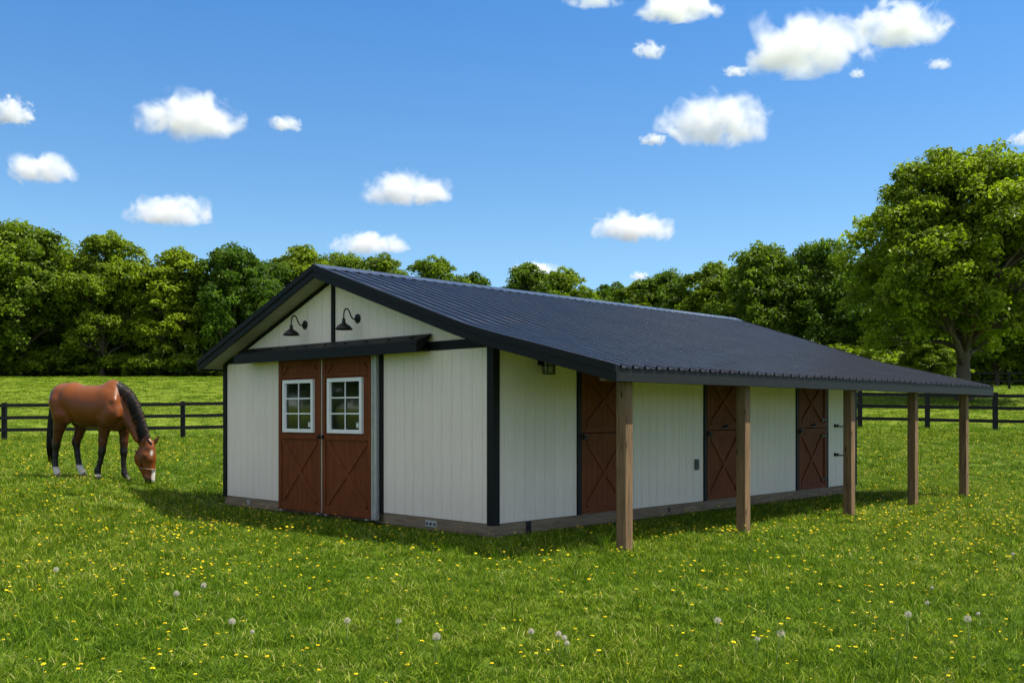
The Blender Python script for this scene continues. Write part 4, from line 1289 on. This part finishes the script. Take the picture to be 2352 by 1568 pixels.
CLK = [
    # head x, head y, foot y (picture), radius factor, label
    (128, 1307, 1362, 1.0, 'dandelion clock standing alone at the far left, below the horse'),
    (395, 1362, 1442, 1.0, 'tall dandelion clock, left one of the pair at lower left'),
    (459, 1343, 1412, 1.0, 'dandelion clock, right one of the pair at lower left'),
    (537, 1426, 1490, 1.0, 'dandelion clock leaning alone, right of the lower left pair'),
    (573, 1450, 1500, 0.6, 'tiny white seed head just right of the leaning dandelion clock'),
    (798, 1427, 1480, 1.0, 'dandelion clock in the foreground below the brown sliding doors'),
    (911, 1425, 1484, 0.85, 'half-bare dandelion clock between two fuller ones below the front wall'),
    (1000, 1459, 1535, 1.15, 'big round dandelion clock on a long stem, nearest below the black corner post'),
    (1222, 1447, 1500, 0.9, 'dandelion clock left of the three pale ones in a row'),
    (1285, 1454, 1510, 0.85, 'first of three small pale dandelion clocks in a slanting row'),
    (1303, 1463, 1520, 0.8, 'middle one of three small pale dandelion clocks in a slanting row'),
    (1311, 1476, 1525, 0.7, 'lowest of three small pale dandelion clocks in a slanting row'),
    (1649, 1422, 1490, 1.05, 'round dandelion clock in front of the second lean-to post'),
    (1736, 1465, 1526, 0.75, 'flattened dandelion clock with a bare side, left of a taller round one'),
    (1782, 1454, 1540, 1.15, 'tall round dandelion clock beside the flattened one'),
    (2083, 1410, 1488, 1.05, 'dandelion clock on a yellow stem in front of the fourth post'),
    (2227, 1423, 1490, 1.1, 'large dandelion clock close to the right edge'),
    (2134, 1383, 1410, 0.75, 'lower of two low white seed heads right of the lean-to'),
    (2133, 1348, 1372, 0.6, 'small upper white seed head right of the lean-to'),
    (2253, 1408, 1436, 0.6, 'small pink-white seed head above the large one by the right edge'),
    (2327, 1271, 1300, 0.8, 'far pale seed head at the right edge, higher than all others'),
]
for i, (hx, hy, fy_, rf_, lab) in enumerate(CLK):
    p = ground_from_pixel(hx, fy_)
    h = (fy_ - hy) / F * p.y
    st, hd = clock_meshes(200 + i, h, 0.0235 * rf_, 0.55 if 'half-bare' in lab or 'flattened' in lab else 0.95)
    root = empty('dandelion_clock', p); tag(root, lab, 'dandelion', 'dandelion clocks in the meadow')
    st.build('stem', M['stem'], root, fix=False); hd.build('seed_head', [M['seed'], M['seed_core']], root, fix=False)

# ------------------------------------------------------------------ the horse
HU = 513.0; CT, SN = math.cos(R(15)), math.sin(R(15))


def HP(x, y, lat=0.0):
    """outline units -> the horse's own frame (x towards the head, y to its far side, z up)"""
    return np.array(((x - 800) / HU / CT - lat * SN / CT, lat, (1155 - y) / HU))


CHAINS = [   # list of (x, y, lateral, radius) ; width factor ; blend
    ([(640, 388, 0, 152), (705, 398, 0, 170)], 0.98, 'b'),
    ([(660, 430, 0, 140), (780, 444, 0, 172), (890, 466, 0, 198), (1000, 474, 0, 200), (1090, 470, 0, 206)], 0.86, 'b'),
    ([(1085, 360, 0, 118), (1140, 318, 0, 100), (1190, 350, 0, 90)], 0.75, 'b'),
    ([(1130, 400, 0, 150), (1150, 500, 0, 140), (1150, 610, 0, 92)], 0.98, 'b'),
    ([(1135, 400, -0.13, 80), (1185, 520, -0.16, 82), (1120, 600, -0.16, 84)], 1.0, 'b'),
    ([(1135, 400, 0.13, 80), (1185, 520, 0.16, 82), (1150, 610, 0.15, 80)], 1.0, 'b'),
    # neck and head
    ([(1150, 395, 0, 150), (1255, 462, 0, 138), (1345, 585, 0, 106), (1420, 722, 0, 80), (1468, 806, 0, 66)], 0.56, 'n'),
    ([(1490, 832, 0, 66), (1474, 925, 0, 96), (1462, 955, 0, 98), (1488, 1035, 0, 74), (1503, 1105, 0, 58), (1514, 1158, 0, 46)], 0.62, 'n'),
    ([(1520, 860, 0, 48), (1526, 960, 0, 46), (1534, 1060, 0, 33), (1532, 1150, 0, 30)], 1.05, 'n'),
    ([(1508, 1140, -0.035, 36), (1506, 1166, -0.03, 30)], 1.0, 'n'), ([(1508, 1140, 0.035, 36), (1506, 1166, 0.03, 30)], 1.0, 'n'),
    ([(1497, 928, -0.075, 36), (1510, 960, -0.072, 28)], 1.0, 'n'), ([(1497, 928, 0.075, 36), (1510, 960, 0.072, 28)], 1.0, 'n'),
    ([(1452, 842, -0.055, 28), (1468, 792, -0.072, 25), (1502, 738, -0.085, 5)], 0.75, 'e'),
    ([(1515, 838, 0.055, 26), (1560, 792, 0.075, 22), (1602, 738, 0.09, 5)], 0.75, 'e'),
    # muscles that show under the coat
    ([(600, 420, -0.185, 78), (612, 545, -0.205, 62)], 0.9, 'm'), ([(705, 400, -0.19, 64), (700, 590, -0.185, 46)], 0.8, 'm'),
    ([(1160, 320, -0.10, 56), (1188, 420, -0.225, 44), (1222, 550, -0.23, 42)], 0.8, 'm'), ([(1085, 420, -0.20, 66), (1068, 570, -0.235, 60)], 0.75, 'm'),
    ([(1108, 640, -0.165, 52), (1092, 720, -0.165, 36)], 0.9, 'm'), ([(1225, 610, -0.07, 54), (1190, 655, -0.07, 46)], 1.0, 'm'), ([(1228, 610, 0.07, 54), (1200, 655, 0.07, 46)], 1.0, 'm'),
    ([(1240, 520, -0.10, 56), (1330, 640, -0.075, 42), (1400, 770, -0.06, 34)], 0.8, 'm'), ([(820, 470, -0.235, 60), (960, 520, -0.25, 70)], 0.6, 'm'),
    # near hind leg
    ([(615, 430, -0.13, 112), (640, 545, -0.155, 92), (606, 660, -0.16, 56), (584, 750, -0.155, 40), (569, 835, -0.15, 34), (560, 930, -0.15, 24.5), (556, 1035, -0.15, 27), (572, 1085, -0.15, 25), (583, 1112, -0.15, 29)], 0.95, 'l'),
    ([(545, 790, -0.15, 22), (556, 838, -0.15, 26)], 0.9, 'l'),
    ([(560, 440, -0.09, 66), (572, 560, -0.11, 52)], 1.0, 'l'),
    # far hind leg
    ([(670, 430, 0.13, 112), (735, 570, 0.15, 86), (762, 655, 0.15, 57), (735, 740, 0.145, 43), (710, 815, 0.14, 36), (722, 925, 0.14, 25.5), (742, 1040, 0.14, 28), (764, 1085, 0.14, 26), (782, 1110, 0.14, 30)], 0.95, 'l'),
    ([(690, 775, 0.14, 22), (693, 815, 0.14, 27)], 0.9, 'l'),
    # near foreleg
    ([(1095, 560, -0.15, 88), (1075, 675, -0.15, 52), (1062, 790, -0.15, 40), (1053, 893, -0.15, 34), (1036, 985, -0.15, 23), (1006, 1072, -0.15, 28), (1010, 1108, -0.15, 25), (1014, 1128, -0.15, 29)], 0.92, 'l'),
    # far foreleg
    ([(1180, 570, 0.14, 86), (1222, 690, 0.14, 51), (1218, 800, 0.14, 39), (1217, 900, 0.14, 33), (1214, 1005, 0.14, 22.5), (1222, 1100, 0.14, 28), (1240, 1138, 0.14, 25), (1250, 1152, 0.14, 29)], 0.92, 'l'),
]


def horse_body():
    h = 0.0135
    lo = np.array([-0.78, -0.48, -0.10]); hi = np.array([1.75, 0.48, 1.95])
    ax = [np.arange(lo[m], hi[m] + h, h) for m in range(3)]
    X, Y_, Z = np.meshgrid(*ax, indexing='ij')
    X = X.astype(np.float32); Y_ = Y_.astype(np.float32); Z = Z.astype(np.float32)
    best = np.full(X.shape, 1e3, dtype=np.float32)
    for pts, wf_, kind in CHAINS:
        k = {'b': 0.065, 'n': 0.032, 'e': 0.015, 'l': 0.034, 'm': 0.022}[kind]
        for (a, b) in zip(pts[:-1], pts[1:]):
            A, B = HP(*a[:3]), HP(*b[:3]); ra, rb = a[3] / HU, b[3] / HU
            m = max(ra, rb) + 0.20
            sl = []
            for q_ in range(3):
                l_, h_ = min(A[q_], B[q_]) - m, max(A[q_], B[q_]) + m
                i0 = max(0, int((l_ - lo[q_]) / h)); i1 = min(X.shape[q_], int((h_ - lo[q_]) / h) + 2); sl.append(slice(i0, i1))
            sl = tuple(sl)
            x, y, z = X[sl] - A[0], (Y_[sl] - A[1]) / wf_, Z[sl] - A[2]
            ab = np.array([B[0] - A[0], (B[1] - A[1]) / wf_, B[2] - A[2]])
            t_ = np.clip((x * ab[0] + y * ab[1] + z * ab[2]) / max(1e-9, (ab ** 2).sum()), 0, 1)
            d = np.sqrt((x - ab[0] * t_) ** 2 + (y - ab[1] * t_) ** 2 + (z - ab[2] * t_) ** 2) - (ra + (rb - ra) * t_)
            cur = best[sl]
            hh = np.maximum(k - np.abs(cur - d), 0) / k
            best[sl] = np.minimum(cur, d) - hh * hh * k * 0.25
    v, q = surface_nets(best, lo, h)
    return v, q


hv, hq = horse_body()
# relax the surface a little
for _ in range(3):
    acc = np.zeros_like(hv); cnt = np.zeros(len(hv))
    for a, b in ((0, 1), (1, 2), (2, 3), (3, 0)):
        np.add.at(acc, hq[:, a], hv[hq[:, b]]); np.add.at(cnt, hq[:, a], 1)
        np.add.at(acc, hq[:, b], hv[hq[:, a]]); np.add.at(cnt, hq[:, b], 1)
    hv = hv * 0.5 + 0.5 * acc / cnt[:, None]

# coat markings, plus shade painted on the lower body
u = (hv[:, 0] * CT + hv[:, 1] * SN) * HU + 800; vv = 1155 - hv[:, 2] * HU; lat = hv[:, 1]
gcoat = np.random.default_rng(3)
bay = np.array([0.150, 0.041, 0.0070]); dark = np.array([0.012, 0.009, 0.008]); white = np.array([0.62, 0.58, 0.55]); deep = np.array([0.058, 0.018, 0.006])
col = np.tile(bay, (len(hv), 1))
def blend(mask, c):
    global col
    col = col * (1 - mask[:, None]) + np.array(c) * mask[:, None]
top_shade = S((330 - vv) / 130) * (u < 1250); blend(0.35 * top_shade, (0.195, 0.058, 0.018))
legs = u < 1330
blend(0.85 * S((vv - 500) / 190) * legs, deep)  # belly shade painted into the coat, added to a bay's darker lower body
hind = u < 900
blend(S((vv - np.where(hind, 770, 800)) / 85) * legs, dark)
sock = np.where(u < 660, 1035, np.where(u < 900, 1022, np.where(u < 1120, 1098, 3000)))
blend(S((vv - sock) / 14) * legs, white)
head = (u > 1340) & (vv > 800)
blend(S((vv - 1118) / 35) * head, (0.030, 0.018, 0.014))
# blaze down the front of the face, turned to the viewer
bl = S((u - 1541) / 8) * head * (vv > 1052) * (vv < 1178) * (lat > -0.055) * (lat < 0.05)
blend(bl, white)
star = np.exp(-(((u - 1548) / 9) ** 2 + ((vv - 900) / 20) ** 2)) * head * (lat < 0.03)
blend(np.clip(star * 1.6, 0, 1), white)
ear = (vv < 800) & (u > 1440) & (np.abs(lat) > 0.045)
blend(0.6 * ear.astype(float), dark)
blend(0.75 * np.exp(-(((u - 1490) / 26) ** 2 + ((vv - 945) / 24) ** 2)) * head * (lat < -0.03), dark)
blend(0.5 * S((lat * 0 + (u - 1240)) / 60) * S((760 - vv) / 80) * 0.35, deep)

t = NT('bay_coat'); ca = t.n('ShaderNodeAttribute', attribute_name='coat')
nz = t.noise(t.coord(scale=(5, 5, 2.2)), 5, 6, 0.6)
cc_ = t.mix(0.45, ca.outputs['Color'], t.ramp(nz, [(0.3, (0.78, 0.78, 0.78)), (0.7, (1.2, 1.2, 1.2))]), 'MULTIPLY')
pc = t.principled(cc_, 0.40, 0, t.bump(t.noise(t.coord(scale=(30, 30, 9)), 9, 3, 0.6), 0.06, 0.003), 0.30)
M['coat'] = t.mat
M['hair'] = mat_plain('black_horsehair', (0.006, 0.005, 0.005), 0.45, 0, 0.3, 20, 0, 0.28)
M['hoof'] = mat_plain('horn_hoof', (0.10, 0.085, 0.07), 0.6, 0, 0.2, 20)
M['eye'] = mat_plain('dark_eye', (0.006, 0.004, 0.003), 0.08, 0, 0.1, 5)
M['strap'] = mat_plain('brown_leather_strap', (0.045, 0.024, 0.014), 0.5, 0, 0.2, 20)
M['strap_pale'] = mat_plain('tan_noseband', (0.22, 0.14, 0.08), 0.5, 0, 0.2, 20)

HX, HY = -8.23, 19.1
horse = empty('horse', (HX, HY, float(gz(HX, HY)) - 0.015), R(-15))
horse.scale = (1.035, 1.0, 1.02)
tag(horse, 'bay horse with black mane and white socks, grazing on the pasture left of the barn', 'horse')
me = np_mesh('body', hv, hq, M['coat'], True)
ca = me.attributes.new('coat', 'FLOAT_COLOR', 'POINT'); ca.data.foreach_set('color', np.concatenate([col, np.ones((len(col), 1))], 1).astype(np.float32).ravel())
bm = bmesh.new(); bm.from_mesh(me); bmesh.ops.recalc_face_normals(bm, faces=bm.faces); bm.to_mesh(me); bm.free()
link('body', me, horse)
# hooves
for (x, y, lt) in ((588, 1122, -0.15), (790, 1124, 0.14), (1018, 1140, -0.15), (1256, 1164, 0.14)):
    p = HP(x, y, lt); mb = MB()
    mb.lathe([(0, 0.045), (0.045, 0.042), (0.056, 0.0), (0.066, -0.045), (0, -0.047)], p, (-0.18, 0, 1), 16); mb.build('hoof', M['hoof'], horse)
# eyes
for lt in (-0.094, 0.094):
    p = HP(1496, 943, lt); mb = MB(); mb.lathe([(0, -0.018), (0.014, -0.012), (0.019, 0), (0.014, 0.012), (0, 0.018)], p, (0, 1, 0), 12); mb.build('eye', M['eye'], horse)
# nostrils
for lt in (-0.062, 0.062):
    mb = MB(); p = HP(1524, 1158, lt); mb.lathe([(0, -0.008), (0.016, -0.004), (0.018, 0.004), (0, 0.008)], p, (0.3, 1 if lt > 0 else -1, 0), 10); mb.build('nostril', M['hair'], horse)


def hair_mesh(strands, r0, seg=4, taper=0.25):
    mb = MB()
    for pts in strands:
        n_ = len(pts); mb.tube(pts, [r0 * (0.5 + 0.5 * min(1, i / (n_ * 0.25))) * (1 - (1 - taper) * (i / (n_ - 1)) ** 2) for i in range(n_)], seg)
    return mb


gh = np.random.default_rng(8)
crest = [(1128, 222), (1180, 232), (1246, 264), (1316, 314), (1366, 374), (1408, 448), (1440, 535), (1470, 620), (1494, 700), (1508, 760)]
def on_crest(s):
    s = s * (len(crest) - 1); i = min(len(crest) - 2, int(s)); f = s - i
    return crest[i][0] + (crest[i + 1][0] - crest[i][0]) * f, crest[i][1] + (crest[i + 1][1] - crest[i][1]) * f
strands = []
for i in range(460):
    s = gh.random(); x, y = on_crest(s)
    # inward normal of the crest, towards the throat
    x2, y2 = on_crest(min(1, s + 0.02)); x1, y1 = on_crest(max(0, s - 0.02)); tx, ty = x2 - x1, y2 - y1; L = math.hypot(tx, ty) + 1e-6
    nx_, ny_ = -ty / L, tx / L
    ln_ = gh.uniform(58, 112) * (0.35 + 0.65 * S(s / 0.25)) ; fall = gh.uniform(0.05, 0.5)
    side = -1 if gh.random() < 0.78 else 1
    pts = []
    for f in np.linspace(0, 1, 7):
        px_ = x + nx_ * (ln_ * f - 15) + tx / L * ln_ * fall * f * f; py_ = y + ny_ * (ln_ * f - 15) + ty / L * ln_ * fall * f * f + ln_ * 0.25 * f * f
        rn_ = (150 - 84 * s) / HU; dp_ = max(0.0, ln_ * f - 12) / HU; half = 0.56 * math.sqrt(max(0.0, 2 * rn_ * dp_ - dp_ * dp_)) + 0.009
        pts.append(HP(px_, py_, side * (half + gh.uniform(0, 0.012))))
    strands.append(pts)
hair_mesh(strands, 0.0068).build('mane', M['hair'], horse, fix=False)
strands = []
for i in range(60):
    pts = []; o_ = gh.uniform(-0.04, 0.03); L = gh.uniform(60, 150)
    for f in np.linspace(0, 1, 6):
        pts.append(HP(1500 + 45 * f + gh.normal(0, 2) + 12 * math.sin(3 * f), 770 + L * f, o_ * (1 - 0.2 * f) - 0.02))
    strands.append(pts)
hair_mesh(strands, 0.007).build('forelock', M['hair'], horse, fix=False)
strands = []
for i in range(240):
    a = gh.uniform(0, 1); r_ = gh.uniform(0, 1) ** 0.5; an = gh.uniform(0, 6.28); ln_ = gh.uniform(0.70, 1.02)
    ox, oy = r_ * math.cos(an), r_ * math.sin(an)
    path = [(560, 282), (520, 318), (500, 390), (490, 490), (486, 600), (484, 700), (482, 800), (478, 900), (482, 1000)]
    wid = [12, 18, 22, 32, 42, 50, 52, 46, 28]
    pts = []
    for f in np.linspace(0, ln_, 10):
        k = f * (len(path) - 1); k0 = min(len(path) - 2, int(k)); e = k - k0
        w_ = wid[k0] + (wid[k0 + 1] - wid[k0]) * e
        pts.append(HP(path[k0][0] + (path[k0 + 1][0] - path[k0][0]) * e + ox * w_ - 14 * f * f * (1 - a), path[k0][1] + (path[k0 + 1][1] - path[k0][1]) * e, oy * w_ / HU * 0.8))
    strands.append(pts)
hair_mesh(strands, 0.012).build('tail', M['hair'], horse, fix=False)
# halter
ha = empty('halter_anchor') if False else None
def ring(cx_, cy_, rx, ry, tilt, n_=22):
    pts = []
    for k in range(n_ + 1):
        a = 2 * math.pi * k / n_; d = math.cos(a) * rx
        pts.append(HP(cx_ + d * math.cos(tilt), cy_ + d * math.sin(tilt), math.sin(a) * ry))
    return pts
mb = MB(); mb.tube(ring(1492, 1048, 82, 0.108, 0.12), 0.0105, 6); nb = mb.build('noseband', M['strap_pale'], horse)
mb = MB()
for sd in (-1, 1):
    mb.tube([HP(1452, 1035, sd * 0.108), HP(1448, 990, sd * 0.124), HP(1440, 930, sd * 0.126), HP(1444, 880, sd * 0.108), HP(1462, 835, sd * 0.075), HP(1480, 800, sd * 0.02)], 0.0095, 6)
    mb.tube([HP(1440, 905, sd * 0.122), HP(1405, 893, sd * 0.10), HP(1372, 888, sd * 0.05), HP(1362, 886, 0)], 0.0085, 6)
mb.build('halter', M['strap'], horse)

# ------------------------------------------------------------------ clouds
def mat_cloud():
    t = NT('cloud_vapour')
    v = t.coord('Object')
    oi = t.n('ShaderNodeObjectInfo'); ad = t.n('ShaderNodeVectorMath', operation='ADD'); mu = t.n('ShaderNodeMath', operation='MULTIPLY'); mu.inputs[1].default_value = 61.0
    t.l(oi.outputs['Random'], mu.inputs[0]); t.l(v, ad.inputs[0]); t.l(mu.outputs[0], ad.inputs[1])
    n1 = t.noise(ad.outputs[0], 2.3, 10, 0.62, 0.5)
    soft = t.n('ShaderNodeAttribute', attribute_name='vapour', attribute_type='OBJECT')
    flo = t.n('ShaderNodeAttribute', attribute_name='rise', attribute_type='OBJECT')
    # the vapour is thick in the middle of the cloud and thins out towards its edges, torn by turbulence
    sp = t.n('ShaderNodeSeparateXYZ'); t.l(v, sp.inputs[0])
    def m(op, a, b):
        nd = t.n('ShaderNodeMath', operation=op)
        for s_, x in ((nd.inputs[0], a), (nd.inputs[1], b)):
            if isinstance(x, (int, float)): s_.default_value = x
            else: t.l(x, s_)
        return nd.outputs[0]
    ax = m('POWER', m('ABSOLUTE', sp.outputs['X'], 0), 2.0)
    ay = m('POWER', m('MULTIPLY', sp.outputs['Y'], 1.8), 2.0)
    zz = m('DIVIDE', sp.outputs['Z'], flo.outputs['Fac'])          # 0 at the base, 1 at the top
    top = m('POWER', m('MAXIMUM', m('SUBTRACT', zz, 0.30), 0.0), 2.0)
    bot = m('POWER', m('MULTIPLY', m('MINIMUM', m('SUBTRACT', zz, 0.30), 0.0), 2.4), 2.0)
    r2 = m('ADD', m('ADD', m('MULTIPLY', ax, 1.05), ay), m('ADD', m('MULTIPLY', top, 1.75), bot))
    body = m('SUBTRACT', 1.0, r2)
    d = m('ADD', m('SUBTRACT', m('MULTIPLY', body, 1.25), 0.20), m('MULTIPLY', m('SUBTRACT', n1, 0.5), 5.2))
    a = t.n('ShaderNodeMapRange'); t.l(d, a.inputs['Value'])
    a.inputs['From Min'].default_value = 0.0; a.inputs['From Max'].default_value = 1.5
    dens = m('MULTIPLY', a.outputs[0], soft.outputs['Fac'])
    vol = t.n('ShaderNodeVolumePrincipled'); vol.inputs['Color'].default_value = (0.985, 0.991, 1, 1); vol.inputs['Anisotropy'].default_value = 0.0
    t.l(dens, vol.inputs['Density'])
    t.l(vol.outputs[0], t.out.inputs['Volume'])
    return t.mat

M['cloud'] = mat_cloud()


def cloud(cx, cyb, wpx, hpx, label, seed, dens=1.0, puffs=None):
    """cx, cyb: middle and base line; wpx, hpx: width and height; all as seen from the meadow"""
    g = np.random.default_rng(seed)
    D = 780.0 * F / (HZ - cyb)                     # all bases float about 780 m up
    W = wpx / F * D; Hh = hpx / F * D
    k = Hh / W * 2
    # work in units of half the width
    h = 0.05
    lo = np.array([-1.20, -0.80, -0.22 * k]); hi = np.array([1.20, 0.80, 1.35 * k])
    ax = [np.arange(lo[m] - 2 * h, hi[m] + 2 * h, h) for m in range(3)]
    X, Y_, Z = np.meshgrid(*ax, indexing='ij')
    zr = (Z - 0.42 * k) / (0.86 * k)
    d = np.sqrt((X / 1.12) ** 2 + (Y_ / 0.7) ** 2 + zr ** 2) - 1.0
    ph = g.uniform(0, 9, 6)
    d += 0.05 * np.sin(X * 6 + ph[0]) * np.sin(Z * 7 + ph[1] + Y_ * 5)
    lo = np.array([a_[0] for a_ in ax])
    v, qd = surface_nets(d, lo, h)
    me = np_mesh('cloud', v, qd, M['cloud'], True)
    o = link('cloud', me)
    o.location = ((cx - CX) / F * D, D, EYE + 780.0)
    o.scale = (W / 2, W / 2, W / 2)
    # shift the turbulence so that no two clouds are torn alike
    o['vapour'] = dens * 5.5 / (W / 2)
    o['rise'] = k
    tag(o, label, 'cloud', 'fair-weather clouds')
    return o

CL = [
    (440, 312, 262, 100, 'largest white cloud of the left half, high above the woods', 1.0),
    (28, 282, 100, 60, 'cloud cut by the left edge, upper of the two there', 0.9),
    (95, 414, 170, 60, 'flat white cloud near the left edge, lower of the two there', 0.9),
    (655, 298, 86, 32, 'little faint cloud right of the largest left-hand cloud', 0.6),
    (388, 514, 210, 64, 'white cloud hanging just above the tall trees on the left', 1.0),
    (935, 464, 215, 70, 'puffy cloud above the barn ridge', 1.0),
    (850, 580, 190, 46, 'low cloud touching the tree tops right behind the ridge', 0.9),
    (1458, 551, 195, 64, 'low cloud over the middle of the barn roof', 1.0),
    (1645, 322, 285, 98, 'big lopsided cloud high over the far half of the roof', 1.0),
    (1850, 158, 330, 118, 'largest cloud of all, high on the right', 1.0),
    (2070, 98, 235, 96, 'tall cloud touching the upper right of the largest cloud', 1.0),
    (1560, 44, 215, 60, 'cloud cut by the top edge', 1.0),
    (1492, 132, 84, 38, 'small torn cloud left of the largest cloud', 0.5),
    (1370, 10, 150, 26, 'thin strip of cloud at the top edge', 0.6),
    (1232, 632, 120, 32, 'low cloud peeping from behind the middle tree clump', 0.8),
    (1468, 642, 48, 20, 'tiny pale cloud just above the gap in the tree line', 0.5),
    (2345, 332, 70, 30, 'faint cloud at the right edge above the maple', 0.5),
    (1690, 174, 70, 22, 'small wisp under the lower left of the largest cloud', 0.5),
    (2158, 158, 62, 24, 'faint wisp right of the largest cloud', 0.35),
    (1968, 178, 40, 20, 'smallest wisp just under the largest cloud', 0.35),
    (1500, 332, 66, 26, 'wisp at the lower left of the big lopsided cloud', 0.7),
]
for i, (cx_, cb, w_, h_, lab, de) in enumerate(CL):
    cloud(cx_, cb, w_, h_, lab, 100 + i, de)
